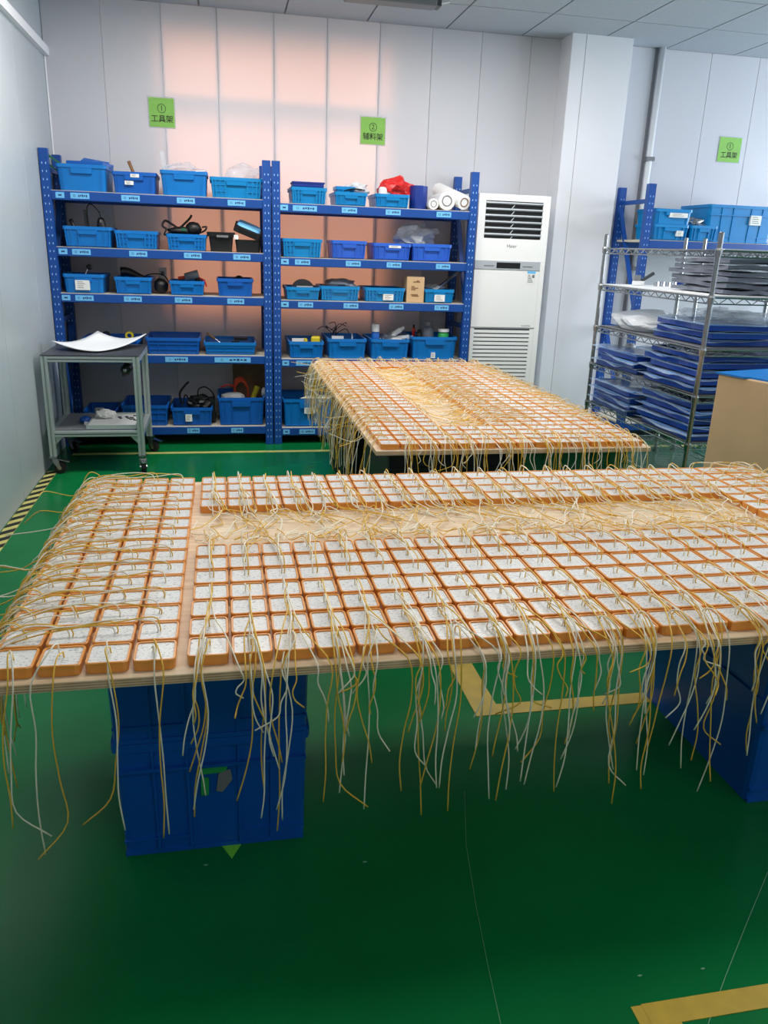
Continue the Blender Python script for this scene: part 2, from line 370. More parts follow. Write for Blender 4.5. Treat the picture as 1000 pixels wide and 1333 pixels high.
# ================================================================== bins
def crate(name, label, cx, yf, z, w, d, h, m, style='panel', taper=.05, cat='bin', group=None, card=None, rz=0, wall=.006):
    """open box: base Empty at centre of bottom front edge"""
    t = thing(name, label, cat, (cx, yf, z), rz, group)
    r = min(.018, w*.06); k = 1-taper; cy = d/2
    o = [rrect(w*k, d*k, r, .0005, 3, 0, cy), rrect(w*.995, d*.995, r, h-.02, 3, 0, cy)]
    i = [rrect(w-2*wall, d-2*wall, r*.7, h-.02, 3, 0, cy), rrect(w*k-2*wall, d*k-2*wall, r*.7, wall, 3, 0, cy)]
    MB().loft(o+i).obj('body', m, t)
    MB().loft([rrect(w+.012, d+.012, r, h-.022, 3, 0, cy), rrect(w+.012, d+.012, r, h, 3, 0, cy), rrect(w-2*wall, d-2*wall, r*.7, h, 3, 0, cy),
               rrect(w-2*wall, d-2*wall, r*.7, h-.022, 3, 0, cy)], cap0=False, cap1=False).obj('rim', m, t)
    def fy(zz): return cy-d/2*(k+(1-k)*zz/h)          # front face y at height
    rb = MB()
    def vrib(x, z0, z1, wd=.006, pr=.008):
        kx = lambda zz: x*(k+(1-k)*zz/h)
        a0, a1 = fy(z0), fy(z1)
        rb.add([(kx(z0)-wd/2, a0-pr, z0), (kx(z0)+wd/2, a0-pr, z0), (kx(z0)+wd/2, a0+.002, z0), (kx(z0)-wd/2, a0+.002, z0),
                (kx(z1)-wd/2, a1-pr, z1), (kx(z1)+wd/2, a1-pr, z1), (kx(z1)+wd/2, a1+.002, z1), (kx(z1)-wd/2, a1+.002, z1)],
               [(3, 2, 1, 0), (4, 5, 6, 7), (0, 1, 5, 4), (1, 2, 6, 5), (2, 3, 7, 6), (3, 0, 4, 7)])
    def hrib(zz, x0, x1, th=.005, pr=.007):
        q = k+(1-k)*zz/h; rb.box(x0*q, x1*q, fy(zz)-pr, fy(zz)+.002, zz-th/2, zz+th/2)
    hw = w*.5; zt = h-.022
    if style == 'grid':
        for q in (-.47, -.29, -.13, .13, .29, .47): vrib(w*q, .004, zt)
        hrib(h*.30, -hw*.96, hw*.96); hrib(h*.62, -hw*.96, hw*.96)
    elif style == 'panel':
        for q in (-.47, -.36, -.20, .20, .36, .47): vrib(w*q, .004, zt)
        hrib(.012, -hw*.94, hw*.94)
    elif style == 'ribbed':
        for q in (-.47, -.41, -.32, -.22, .22, .32, .41, .47): vrib(w*q, .004, zt, .01)
        hrib(h*.30, -hw*.9, -hw*.45); hrib(h*.30, hw*.45, hw*.9); hrib(h*.62, -hw*.9, -hw*.45); hrib(h*.62, hw*.45, hw*.9)
    elif style == 'plain':
        for q in (-.40, .40): vrib(w*q, .004, zt, .005, .005)
    elif style == 'tote':
        for q in (-.31, -.135, .135, .31): vrib(w*q, .004, zt, .006, .006)
        hrib(.045, -hw*.99, -hw*.27, .006, .006); hrib(.045, hw*.27, hw*.99, .006, .006)
        hrib(h-.075, -hw*.99, hw*.99, .008, .012)
        rb.box(-hw*k*.99, hw*k*.99, fy(0)-.004, fy(0)+.004, .0005, .012)
    rb.obj('ribs', m, t)['kind'] = 'stuff'
    if style in ('plain', 'panel', 'ribbed'):
        gw = w*(.20 if style != 'plain' else .22); zh = h-.024
        MB().add([(-gw, fy(zh)-.016, zh), (gw, fy(zh)-.016, zh), (gw, fy(zh), zh), (-gw, fy(zh), zh), (-gw*.96, fy(zh)-.014, zh-h*.20), (gw*.96, fy(zh)-.014, zh-h*.20), (gw*.96, fy(zh)+.002, zh-h*.22), (-gw*.96, fy(zh)+.002, zh-h*.22)],
                 [(0, 1, 2, 3), (7, 6, 5, 4), (4, 5, 1, 0), (5, 6, 2, 1), (6, 7, 3, 2), (7, 4, 0, 3)]).obj('handle', m, t)
    if card:
        for q in (card if isinstance(card, list) else [card]):
            cxx, czz, cw, ch = q[0]*w, q[1]*h, q[2]*w, q[3]*h
            c = B(cxx-cw/2, cxx+cw/2, fy(czz)-.019, fy(czz)-.001, czz-ch/2, czz+ch/2).obj('label_card', 'paper', t); c['label'] = 'white label card'
            mk = MB()
            for n in range(4):
                mk.box(cxx-cw*.35, cxx+cw*(.05+.3*random.random()), fy(czz)-.0195, fy(czz)-.019, czz+ch*(.32-.2*n)-ch*.03, czz+ch*(.32-.2*n)+ch*.03)
            mk.obj('print', 'grey', c)['kind'] = 'stuff'
    return t
def shelf_bin(name, label, x0, x1, yt, z, m, style, d=.34, card=None, yf=5.975, taper=.06, group=None):
    a, b = ony(x0, yt, yf), ony(x1, yt, yf); w = b.x-a.x
    hgt = (a.z+b.z)/2-z
    t = crate(name, label, (a.x+b.x)/2, yf, z+.001, w, d, hgt, m, style, taper, 'bin', group, card)
    return t, (a.x+b.x)/2, w, hgt
ZL = [1.749, 1.392, 1.088, .670, .142]; ZR = [1.734, 1.372, 1.074, .650, .127]; YR0 = 5.945
# ================================================================== racks
slot_me = MB()
for i in range(38):
    z = .06+i*.05
    for x in (-.012, .012): slot_me.add([(x-.004, 0, z), (x, 0, z-.009), (x+.004, 0, z), (x, 0, z+.009)], [(0, 1, 2, 3)])
slot_me = slot_me.mesh('slot_row', 'rack_slot')
slotd_me = slot_me.copy(); slotd_me.materials.clear(); slotd_me.materials.append(MATS['grey'])
def rack(label, x0, x1, y0, y1, zs, top=2.0, stickers=()):
    t = thing('storage_rack', label, 'rack', ((x0+x1)/2, y0, 0), group='blue steel racks'); hw = (x1-x0)/2; D = y1-y0; pw = .056
    for sx in (-1, 1):
        for k, yy in enumerate((0, D-.05)):
            xx = sx*(hw-pw/2)
            p = MB().prism([(xx-pw/2, yy), (xx+pw/2, yy), (xx+pw/2, yy+.05), (xx+pw/2-.006, yy+.05), (xx+pw/2-.006, yy+.006), (xx-pw/2+.006, yy+.006), (xx-pw/2+.006, yy+.05), (xx-pw/2, yy+.05)], 0.001, top).obj('post', 'rack_blue', t)
            sl = inst('slot_row', slot_me, p, (xx, yy-.0008, 0)); sl.scale = (1, 1, top/2.0); sl['kind'] = 'stuff'
            B(xx-pw/2-.002, xx+pw/2+.002, yy-.002, yy+.052, .0, .006).obj('foot', 'rack_deep', p)
            if k: inst('slot_row', slotd_me, p, (xx-sx*(pw/2+.0008), yy+.025, 0), (0, 0, R(90)))['kind'] = 'stuff'
        xx = sx*(hw-.03)
        for z0, z1 in ((.12, .12), (top-.12, top-.12), (.9, .9)): MB().beam((xx, .05, z0), (xx, D-.05, z1), .02, .03).obj('brace', 'rack_blue', t)
        for z0, z1 in ((.15, .85), (1.05, 1.80)): MB().beam((xx, .045, z0), (xx, D-.045, z1), .012, .035, (1, 0, 0)).obj('brace', 'rack_blue', t)
    for lv, z in enumerate(zs):
        bm_ = B(-hw+pw, hw-pw, .002, .045, z-.062, z-.004).obj('beam', 'rack_blue', t, bevel=.004)
        B(-hw+pw, hw-pw, D-.045, D-.002, z-.062, z-.004).obj('beam', 'rack_blue', t)
        B(-hw+.02, hw-.02, .006, D-.006, z-.018, z-.001).obj('shelf_board', 'shelf_board', t)
        for px, wd in (stickers[lv] if lv < len(stickers) else ()):
            q = ony(px, 300, y0).x-(x0+x1)/2
            for _ in range(3):
                yy_ = proj((q+(x0+x1)/2, y0, z-.033))[1]; q = ony(px, yy_, y0).x-(x0+x1)/2
            s = B(q-wd/2, q+wd/2, -.0005, .002, z-.050, z-.014).obj('label_sticker', 'sticker_blue', bm_); s['label'] = 'pale blue label sticker'
            mk = MB()
            if wd > .08:
                mk.lathe([(.008, 0), (.008, .0004), (.0055, .0004), (.0055, 0)], 10, (q-wd*.3, -.0008, z-.032), 'y', True)
                for n in range(5):
                    x = q-wd*.05+n*wd*.1
                    mk.box(x-wd*.035, x+wd*.035, -.0009, -.0004, z-.039+.003*(n % 2), z-.027+.002*((n*7) % 3))
            else: mk.box(q-wd*.2, q+wd*.2, -.0009, -.0004, z-.037, z-.027)
            mk.obj('print', 'ink', s)['kind'] = 'stuff'
    return t
rack('blue steel rack of tool bins beside the left wall', -1.160, .342, YR0, 6.44, ZL, 2.0,
     [[(78, .055), (104, .12), (170, .12), (242, .12), (308, .12)], [(82, .055), (106, .12), (180, .12), (251, .12), (315, .12)],
      [(86, .055), (110, .12), (173, .12), (239, .12), (307, .12)], [(90, .055), (230, .16), (303, .26)], [(252, .09), (309, .09)]])
rack('blue steel rack of supply bins beside the air conditioner', .352, 1.847, YR0, 6.44, ZR, 2.0,
     [[(370, .055), (397, .17), (455, .11), (512, .11), (578, .11)], [(371, .055), (394, .11), (460, .11), (513, .11), (577, .11)],
      [(371, .055), (398, .11), (457, .11), (516, .11), (575, .11)], [(372, .05), (396, .12)], [(373, .05), (400, .12)]])
rack('blue steel rack behind the wire shelving, right of pillar', 3.172, 4.95, 5.90, 6.42, [1.588, .15], 1.985)
# ---- bins on the left rack
LB = 'tool bins on the left rack'
T = {}
def lb(k, *a, **q): T[k] = shelf_bin(*a, **q)
lb(1, 'tote_bin', 'large bright blue bin with dark lid, top shelf beside left wall', 73, 137, 214, ZL[0], 'bin_blue', 'plain', .40, group=LB)
lb(2, 'storage_bin', 'blue bin with two white labels and brush, top shelf left rack', 146, 202, 224, ZL[0], 'bin_deep', 'plain', .36, card=[(.02, .82, .2, .16), (-.12, .48, .2, .18)], group=LB)
lb(3, 'tote_bin', 'bright blue bin holding crumpled clear film, top shelf left rack', 209, 269, 222.5, ZL[0], 'bin_blue', 'plain', .36, group=LB)
lb(4, 'storage_bin', 'ribbed blue bin under clear bag, top shelf beside middle posts', 274, 341, 231.5, ZL[0], 'bin_cyan', 'ribbed', .36, group=LB)
lb(5, 'storage_bin', 'blue bin with computer mouse hanging out, second shelf left rack', 82, 144, 295, ZL[1], 'bin_blue', 'panel', group=LB)
lb(6, 'storage_bin', 'empty-looking ribbed blue bin on second shelf of left rack', 149, 204, 300.5, ZL[1], 'bin_blue', 'ribbed', group=LB)
lb(7, 'storage_bin', 'ribbed blue bin piled with black cables, second shelf left rack', 217, 268, 305, ZL[1], 'bin_blue', 'ribbed', group=LB)
lb(8, 'storage_bin', 'blue bin with printed white card, third shelf beside left wall', 82, 134, 357, ZL[2], 'bin_blue', 'plain', card=(-.03, .42, .36, .52), group=LB)
lb(9, 'storage_bin', 'blue bin holding black heat gun, third shelf left rack', 149, 196, 361, ZL[2], 'bin_blue', 'panel', group=LB)
lb(10, 'storage_bin', 'light blue bin holding grey drill, third shelf left rack', 221, 265, 366, ZL[2], 'bin_blue', 'panel', group=LB)
lb(11, 'storage_bin', 'deep blue bin, third shelf, nearest the middle posts', 283, 329, 363, ZL[2], 'bin_deep', 'plain', group=LB)
lb(12, 'storage_bin', 'blue bin with yellow bits behind the curved foam sheet', 107, 181, 441, ZL[3], 'bin_deep', 'grid', group=LB)
lb(13, 'storage_bin', 'wide blue bin with grid ribs, fourth shelf right of trolley', 190, 260, 440, ZL[3], 'bin_deep', 'grid', .42, group=LB)
lb(14, 'storage_bin', 'wide light blue grid bin, fourth shelf nearest middle posts', 266, 333, 446, ZL[3], 'bin_blue', 'grid', .42, group=LB)
lb(15, 'storage_bin', 'blue grid bin on bottom shelf partly behind trolley', 158, 218, 528, ZL[4], 'bin_deep', 'grid', .42, group=LB)
lb(16, 'storage_bin', 'blue bin full of black tools, bottom shelf left rack', 223, 276, 531, ZL[4], 'bin_deep', 'panel', .40, card=(-.08, .45, .16, .4), group=LB)
lb(17, 'storage_bin', 'tall blue bin with orange cable, bottom shelf left rack', 284, 344, 518, ZL[4], 'bin_deep', 'panel', .42, group=LB)
lb(18, 'storage_bin', 'low dark blue bin on bottom shelf behind the trolley', 108, 150, 536, ZL[4], 'bin_deep', 'plain', .36, group=LB)
# ---- bins on the middle rack
MBG = 'supply bins on the middle rack'
lb(21, 'storage_bin', 'cyan bin with dark flat lid, top shelf beside middle posts', 380, 425, 244, ZR[0], 'bin_cyan', 'ribbed', group=MBG)
lb(22, 'storage_bin', 'cyan bin holding smaller tray and pink bag, top shelf', 437, 478, 250.5, ZR[0], 'bin_cyan', 'panel', group=MBG)
lb(23, 'storage_bin', 'cyan bin under bright red bag, top shelf', 490, 533, 253, ZR[0], 'bin_cyan', 'panel', group=MBG)
lb(24, 'storage_bin', 'cyan ribbed bin, second shelf right beside middle posts', 368, 419, 311, ZR[1], 'bin_cyan', 'ribbed', group=MBG)
lb(25, 'storage_bin', 'violet blue bin standing alone, second shelf middle rack', 433, 477, 313.5, ZR[1], 'bin_violet', 'panel', group=MBG)
lb(26, 'storage_bin', 'violet blue bin with light label strip, second shelf middle rack', 487, 535, 317, ZR[1], 'bin_violet', 'panel', card=(.06, .80, .32, .14), group=MBG)
lb(27, 'storage_bin', 'violet blue bin below white plastic bag, second shelf', 537.5, 588, 318, ZR[1], 'bin_violet', 'panel', group=MBG)
lb(28, 'storage_bin', 'cyan bin holding a grey roll, third shelf middle rack', 373, 416, 374, ZR[2], 'bin_cyan', 'panel', group=MBG)
lb(29, 'storage_bin', 'cyan bin heaped with grey film, third shelf middle rack', 418, 468, 373, ZR[2], 'bin_cyan', 'ribbed', group=MBG)
lb(30, 'storage_bin', 'cyan ribbed bin with white label, left of cardboard carton', 476, 527, 375, ZR[2], 'bin_cyan', 'ribbed', card=(.08, .34, .26, .44), group=MBG)
lb(31, 'storage_bin', 'cyan bin with white label, right of cardboard carton', 554, 591, 377, ZR[2], 'bin_cyan', 'panel', card=(.0, .36, .36, .5), group=MBG)
lb(32, 'storage_bin', 'blue bin with white and yellow parts, fourth shelf', 377, 421, 445, ZR[3], 'bin_blue', 'panel', .42, group=MBG)
lb(33, 'storage_bin', 'blue bin with thin black cables, fourth shelf', 428, 477, 441.5, ZR[3], 'bin_blue', 'plain', .42, group=MBG)
lb(34, 'storage_bin', 'blue bin of white bottles and tubes, fourth shelf', 484, 533, 442, ZR[3], 'bin_blue', 'plain', .40, group=MBG)
lb(35, 'storage_bin', 'blue bin holding jar and glass bottle, fourth shelf', 538, 595, 439, ZR[3], 'bin_blue', 'plain', .40, card=(-.03, .18, .09, .24), group=MBG)
lb(36, 'storage_bin', 'wide blue bin with white card, bottom shelf behind hanging wires', 369, 440, 520, ZR[4], 'bin_blue', 'panel', .42, card=(-.02, .60, .2, .22), group=MBG)
lb(37, 'storage_bin', 'blue bin at bottom shelf behind the far table', 444, 500, 520, ZR[4], 'bin_blue', 'panel', .42, group=MBG)
# ---- things in the bins
def inbin(k, dx=0, dy=.1, dz=0):
    t, cx, w_, h_ = T[k]; z0 = t.location.z
    return Vector((cx+dx*w_, t.location.y+dy, z0+h_+dz))
def simple(name, label, cat, mb, m, smooth=False, group=None, bevel=0):
    c = Vector((0, 0, 0)); xs = [v[0] for v in mb.v]; ys = [v[1] for v in mb.v]; zs = [v[2] for v in mb.v]
    c = Vector(((min(xs)+max(xs))/2, (min(ys)+max(ys))/2, min(zs)))
    mb.v = [(x-c.x, y-c.y, z-c.z) for x, y, z in mb.v]
    return tag(mb.obj(name, m, smooth=smooth, loc=c, bevel=bevel), label, cat, group)
def bag(label, c, rad, m='clear_film', seed=1, amp=.35, sub=3, flat=None, sc=2.2):
    return simple('plastic_bag', label, 'bag', MB().blob(c, rad, amp, sc, sub, seed, flat), m)
p = inbin(1, .1, .16, -.02)
t = thing('bin_lid', 'dark blue lid propped in the bin beside left wall', 'lid', p, R(-8))
MB().prism([(-.11, -.1), (.13, -.1), (.10, .12), (-.07, .12)], .0, .02).obj('panel', 'bin_deep', t, rot=(R(28), R(8), 0)); MB().box(-.12, .12, -.11, -.1, .0, .045).obj('lip', 'bin_deep', t)
B(.0, .13, -.05, .1, .02, .055).obj('flap', 'bin_deep', t, rot=(R(10), R(12), 0), bevel=.005)
q0, q1 = ony(58, 200, 6.0), ony(80, 214, 6.0)
simple('strap', 'dark green strap slung between rack post and bin', 'strap', MB().beam(q0+Vector((.01, .0, 0)), q1, .03, .012).beam(q0+Vector((.01, .03, -.06)), q1+Vector((0, .03, -.06)), .02, .01), 'green_dark')
p = inbin(2, .05, .12, -.12); t = thing('paint_brush', 'wooden-handled brush sticking out of the labelled bin', 'brush', p)
MB().tube([(0, 0, 0), (-.02, 0, .10), (-.055, .0, .195)], .009, 8, r2=.012).obj('handle', 'brown', t, smooth=True); B(-.02, .02, -.006, .006, -.06, .0).obj('bristles', 'brown', t)
p = inbin(3, -.05, .16, 0); bag('crumpled clear film rising from top shelf bin, tall peak at left', p+Vector((0, 0, .0)), (.14, .10, .06), seed=3, amp=.5)
simple('film_sheet', 'thin curl of clear film at the bin edge', 'film', MB().beam(p+Vector((-.12, 0, .0)), p+Vector((-.135, 0, .13)), .03, .004), 'clear_film')
p = inbin(4, .12, .16, 0); bag('domed clear plastic bag in bin beside middle posts', p, (.12, .11, .10), seed=5, amp=.28)
# second shelf, left rack
p = inbin(5, .2, .1, 0); t = thing('computer_mouse', 'black computer mouse with cable over the bin edge', 'mouse', p+Vector((.02, 0, -.02)))
MB().lathe([(.004, .085), (.018, .08), (.026, .06), (.030, .03), (.030, 0), (.026, -.03)], 14).obj('body', 'black', t, smooth=True)
B(-.004, .004, -.032, -.027, .05, .068).obj('scroll_wheel', 'grey', t)
MB().tube(catmull([(0, 0, .085), (-.01, 0, .12), (-.055, 0, .165), (-.085, 0, .15), (-.09, 0, .08), (-.085, 0, -.03)]), .004, 6).obj('cable', 'black', t)
t = thing('scraper', 'dark flat scraper standing in bin beside mouse', 'tool', inbin(5, 0, .12, -.05)); MB().prism([(-.028, 0), (.0, 0), (-.006, .16), (-.034, .16)], 0, .004).obj('blade', 'darkgrey', t, rot=(R(90), 0, 0)); B(-.03, .0, -.006, .006, -.08, .0).obj('handle', 'black', t)
t = thing('scissors', 'black handle poking from bin near left wall', 'tool', inbin(5, -.32, .1, -.04)); MB().tube([(.01, 0, -.04), (0, 0, .03), (-.02, 0, .085)], .014, 8).obj('handle', 'black', t, smooth=True); B(.0, .02, -.002, .002, -.12, -.04).obj('blade', 'steel', t)
p = inbin(7, -.05, .1, .0); t = thing('welding_goggles', 'tangle of black goggles and cables heaped on ribbed bin', 'goggles', p)
MB().blob((.06, 0, .035), (.06, .06, .05), .25, 3, 2, 4).obj('cup', 'black', t, smooth=True); MB().blob((-.03, 0, .02), (.09, .05, .03), .3, 3, 2, 9).obj('pad', 'black', t, smooth=True)
MB().tube(catmull([(-.10, 0, .02), (-.15, -.01, .05), (-.13, 0, .085), (-.08, 0, .06), (-.04, 0, .04), (.0, 0, .07), (.04, 0, .11), (.05, 0, .13)]), .008, 6).obj('strap', 'black', t, smooth=True)
MB().tube(catmull([(-.10, -.02, .01), (-.14, -.03, -.01), (-.12, -.03, .03), (-.09, -.02, .03)]), .006, 6).obj('strap', 'black', t)
MB().tube(catmull([(.10, -.02, .01), (.14, -.03, .03), (.15, -.03, .055), (.12, -.02, .05)]), .006, 6).obj('strap', 'black', t); B(-.02, .01, -.055, -.05, .02, .04).obj('lens', 'green_dark', t)
a, b = ony(272, 328, 5.98), ony(304, 303, 5.98)
t = thing('waste_bin', 'black tapered tub on second shelf beside cable bin', 'tub', ((a.x+b.x)/2, 5.98, ZL[1]+.001)); w2 = (b.x-a.x)/2; hh = b.z-ZL[1]
MB().loft([rrect(w2*1.7, .16, .02, 0, 3, 0, .10), rrect(w2*2.0, .20, .02, hh, 3, 0, .10), rrect(w2*1.9, .19, .02, hh, 3, 0, .1), rrect(w2*1.6, .15, .02, .01, 3, 0, .1)]).obj('body', 'crate_black', t)
MB().loft([rrect(w2*2.2, .22, .02, hh-.03, 3, 0, .10), rrect(w2*2.25, .225, .02, hh, 3, 0, .10)]).obj('lid', 'black', t); B(-.03, .05, -.018, -.008, hh-.035, hh-.02).obj('label_card', 'grey', t)
a, b = ony(307, 331, 5.98), ony(340, 313, 5.98)
t = thing('tool_box', 'black box with tilted pale blue lid beside middle posts', 'box', ((a.x+b.x)/2, 5.98, ZL[1]+.001)); w2 = (b.x-a.x)/2; hh = b.z-ZL[1]
MB().loft([rrect(w2*1.8, .18, .015, 0, 3, 0, .1), rrect(w2*2, .2, .015, hh, 3, 0, .1)]).obj('body', 'crate_black', t)
MB().loft([rrect(w2*2.2, .22, .03, 0, 3), rrect(w2*2.2, .22, .03, .035, 3), rrect(w2*1.7, .17, .03, .05, 3)]).obj('lid', 'crate_black', t, loc=(-.005, .09, hh+.045), rot=(R(12), R(20), 0))
MB().loft([rrect(w2*1.9, .19, .03, .045, 3), rrect(w2*1.7, .17, .03, .058, 3)]).obj('lid_top', 'sticker_blue', t, loc=(-.005, .09, hh+.045), rot=(R(12), R(20), 0)); B(-w2-.01, -w2+.02, -.01, .0, hh-.0, hh+.03).obj('latch', 'white', t)
# third shelf
p = inbin(8, 0, .1, 0); t = thing('hand_tool', 'small silver wrench leaning in the carded bin', 'tool', p); MB().tube([(-.02, 0, -.05), (.02, 0, .03)], .006, 6).obj('shaft', 'steel', t); MB().blob((.03, 0, .045), (.022, .012, .02), .2).obj('head', 'black', t)
p = inbin(9, -.25, .12, 0); t = thing('heat_gun', 'black heat gun handle resting on the bin', 'tool', p); MB().tube(catmull([(-.03, 0, .03), (.02, 0, .03), (.08, 0, .005), (.14, 0, -.02)]), .034, 10, r2=.02).obj('body', 'black', t, smooth=True)
MB().tube(catmull([(.12, .01, .0), (.18, .02, .02), (.26, .02, .015), (.30, .03, -.04)]), .004, 6).obj('cable', 'black', t)
a = ony(209, 372, 6.05); simple('adapter_pouch', 'black soft pouch between bins on third shelf', 'pouch', MB().blob((a.x, 6.1, ZL[2]+.055), (.052, .06, .055), .15, 2, 2, 3, -.052), 'black', True)
t = thing('wall_socket', 'beige socket box on wall behind third shelf bins', 'socket', (ony(212, 360, 6.46).x, YB-.001, 1.16)); B(-.03, .03, -.02, 0, 0, .10).obj('box', 'paper', t, bevel=.004); B(-.012, .012, -.023, -.02, .04, .07).obj('socket', 'grey', t)
p = inbin(10, .15, .12, 0); t = thing('power_drill', 'grey power drill lying across light blue bin', 'drill', p); MB().tube([(-.05, 0, .02), (.045, 0, .045)], .028, 10, r2=.032).obj('motor', 'grey', t, smooth=True)
MB().tube([(.03, 0, .03), (.05, 0, -.05)], .018, 8).obj('grip', 'black', t); MB().tube([(-.05, 0, .02), (-.1, 0, .012)], .012, 8).obj('chuck', 'orange_red', t); MB().tube(catmull([(.05, -.02, .02), (.085, -.03, .0), (.10, -.03, -.04)]), .006, 6).obj('cable', 'red', t)
p = inbin(11, 0, .1, 0); simple('pliers', 'dark pliers tip over rim of deep blue bin', 'tool', MB().blob(p+Vector((.03, 0, 0)), (.03, .02, .02), .3).beam(p+Vector((-.03, 0, -.005)), p+Vector((.01, 0, .004)), .016, .01), 'black')
for k, (dx, m) in enumerate(((-.12, 'black'), (.30, 'yellow'))): simple('tape_roll', ['black tape roll in bin behind foam sheet', 'yellow tape roll in bin behind foam sheet'][k], 'tape', MB().lathe([(.03, -.012), (.03, .012), (.016, .012), (.016, -.012)], 14, inbin(12, dx, .12, .01), 'y', True), m)
p = inbin(14, 0, .14, .0); t = thing('file_tool', 'dark-handled file leaning from light blue grid bin', 'tool', p); MB().tube([(-.17, 0, .05), (-.11, 0, .01)], .01, 8).obj('handle', 'brown', t); MB().tube([(-.11, 0, .01), (-.02, 0, -.06)], .004, 6).obj('blade', 'steel', t)
simple('trowel', 'black trowel across light blue grid bin', 'tool', MB().box(p.x+.03, p.x+.13, p.y, p.y+.05, p.z-.0, p.z+.02).beam(p+Vector((.06, -.05, -.0)), p+Vector((.02, -.1, .0)), .02, .01), 'black')
p = inbin(16, 0, .15, 0); t = thing('cable_heap', 'heap of black tool cables in bottom shelf bin', 'cable', p)
MB().blob((.06, 0, .01), (.10, .09, .06), .4, 3, 3, 12).obj('coil', 'black', t); MB().tube(catmull([(-.08, 0, .0), (-.09, 0, .08), (-.05, 0, .14), (-.02, 0, .17)]), .008, 6).obj('hose', 'black', t); MB().tube(catmull([(-.07, 0, .0), (-.05, 0, .07), (-.02, 0, .03)]), .006, 6).obj('hose', 'black', t)
MB().tube(catmull([(.04, 0, .04), (.05, 0, .11), (.10, 0, .13), (.15, 0, .09), (.17, 0, .03)]), .005, 6).obj('hose', 'black', t); B(.13, .17, -.06, .05, -.12, .05).obj('pouch', 'black', t)
p = inbin(17, -.1, .16, 0); t = thing('cable_coil', 'coil of orange-red cable spilling over bottom shelf bin', 'cable', p)
for k in range(4): MB().tube(catmull([(.0, .02*k, -.03), (-.01, .02*k, .05+.01*k), (.04, .02*k, .10+.006*k), (.085, .02*k, .05), (.09, .02*k, -.03)]), .007, 6).obj('turn', 'orange_red', t, smooth=True)
MB().tube(catmull([(-.12, 0, .05), (-.06, 0, .07), (.0, 0, .05)]), .006, 6).obj('turn', 'red', t)
simple('foil_pack', 'grey foil pack in tall bottom shelf bin', 'pack', MB().blob(p+Vector((-.03, -.08, -.01)), (.09, .05, .035), .3, 3, 2, 2), 'grey')
simple('yellow_tool', 'yellow-handled tool leaning in tall bottom bin', 'tool', MB().tube([p+Vector((.12, 0, -.05)), p+Vector((.16, 0, .06))], .02, 8), 'yellow'); simple('clip_tool', 'white clip standing in tall bottom bin', 'tool', MB().blob(p+Vector((.21, 0, .01)), (.02, .02, .04), .3), 'white')
a, b = ony(304, 512, 6.2), ony(349, 476, 6.2); t = thing('wood_box', 'dark wooden box behind bottom shelf bins', 'box', ((a.x+b.x)/2, 6.38, ZL[4]+.001)); w2 = (b.x-a.x)/2
B(-w2, w2, -.05, .05, 0, b.z-ZL[4]).obj('panel', 'brown', t); MB().box(-w2, w2, -.06, -.05, b.z-ZL[4]-.03, b.z-ZL[4]).box(-w2, w2, -.06, -.05, 0, .03).box(-w2, -w2+.03, -.06, -.05, .03, b.z-ZL[4]-.03).box(w2-.03, w2, -.06, -.05, .03, b.z-ZL[4]-.03).obj('frame', 'brown', t)
# middle rack top shelf
p = inbin(21, 0, .12, .004); t = thing('bin_lid', 'dark flat tray resting on cyan bin', 'lid', p); B(-.11, .11, -.08, .1, 0, .03).obj('tray', 'rack_deep', t, bevel=.004); B(-.115, .115, -.085, .105, .024, .034).obj('rim', 'rack_deep', t)
p = inbin(22, -.15, .10, -.02); crate('small_tray', 'small cyan tray nested in bin under pink bag', p.x, p.y-.04, p.z, .13, .16, .06, 'bin_cyan', 'plain', cat='tray')
bag('pale pink crumpled bag in cyan bin', inbin(22, .2, .14, .02), (.09, .08, .05), 'milky_film', 8, .5); simple('cable_tie', 'black cable across pink bag', 'cable', MB().tube(catmull([inbin(22, -.2, .05, .01), inbin(22, .1, .04, .025), inbin(22, .45, .04, .02)]), .005, 6), 'black')
p = inbin(23, .05, .14, .0); bag('bright red crumpled plastic bag on cyan bin', p+Vector((.03, .0, .04)), (.13, .10, .085), 'red_film', 11, .6, 3, None, 2.0)
simple('white_bottle', 'white box in front of red bag', 'box', B(p.x-.10, p.x-.01, p.y-.09, p.y-.03, p.z-.06, p.z+.05), 'white', bevel=.012)
a, b = ony(534, 271, 6.06), ony(558, 243, 6.06); r_ = (b.x-a.x)/2
t = thing('film_roll', 'upright dark blue film roll between bin and white rolls', 'roll', ((a.x+b.x)/2, 6.09, ZR[0]+.001)); hh = b.z-ZR[0]; MB().lathe([(r_, 0), (r_, hh), (r_*.55, hh), (r_*.55, hh-.03)], 20).obj('film', 'rack_deep', t, smooth=False); MB().lathe([(r_*.55, .01), (r_*.55, hh+.004), (r_*.45, hh+.004), (r_*.45, hh-.1)], 16).obj('core', 'bin_deep', t)
def roll(label, c, r, L, core, m='white', rx=0, rz=0):
    t = thing('stretch_roll', label, 'roll', c, rz, 'white rolls on the top shelf'); t.rotation_euler = (rx, 0, rz)
    MB().lathe([(r, 0), (r, L), (r*.6, L)], 20, axis='y').obj('film', m, t, smooth=False); MB().lathe([(r*.62, -.003), (r*.62, .02), (r*.5, .02), (r*.5, -.003)], 18, axis='y', ring=True).obj('core', core, t)
a = ony(565, 267, 5.98); roll('small white roll lying end-on on top shelf', (a.x, 5.99, ZR[0]+.040), .038, .22, 'grey')
a = ony(582, 262, 5.98); roll('large white roll lying end-on in middle of top shelf', (a.x, 5.98, ZR[0]+.064), .062, .30, 'grey')
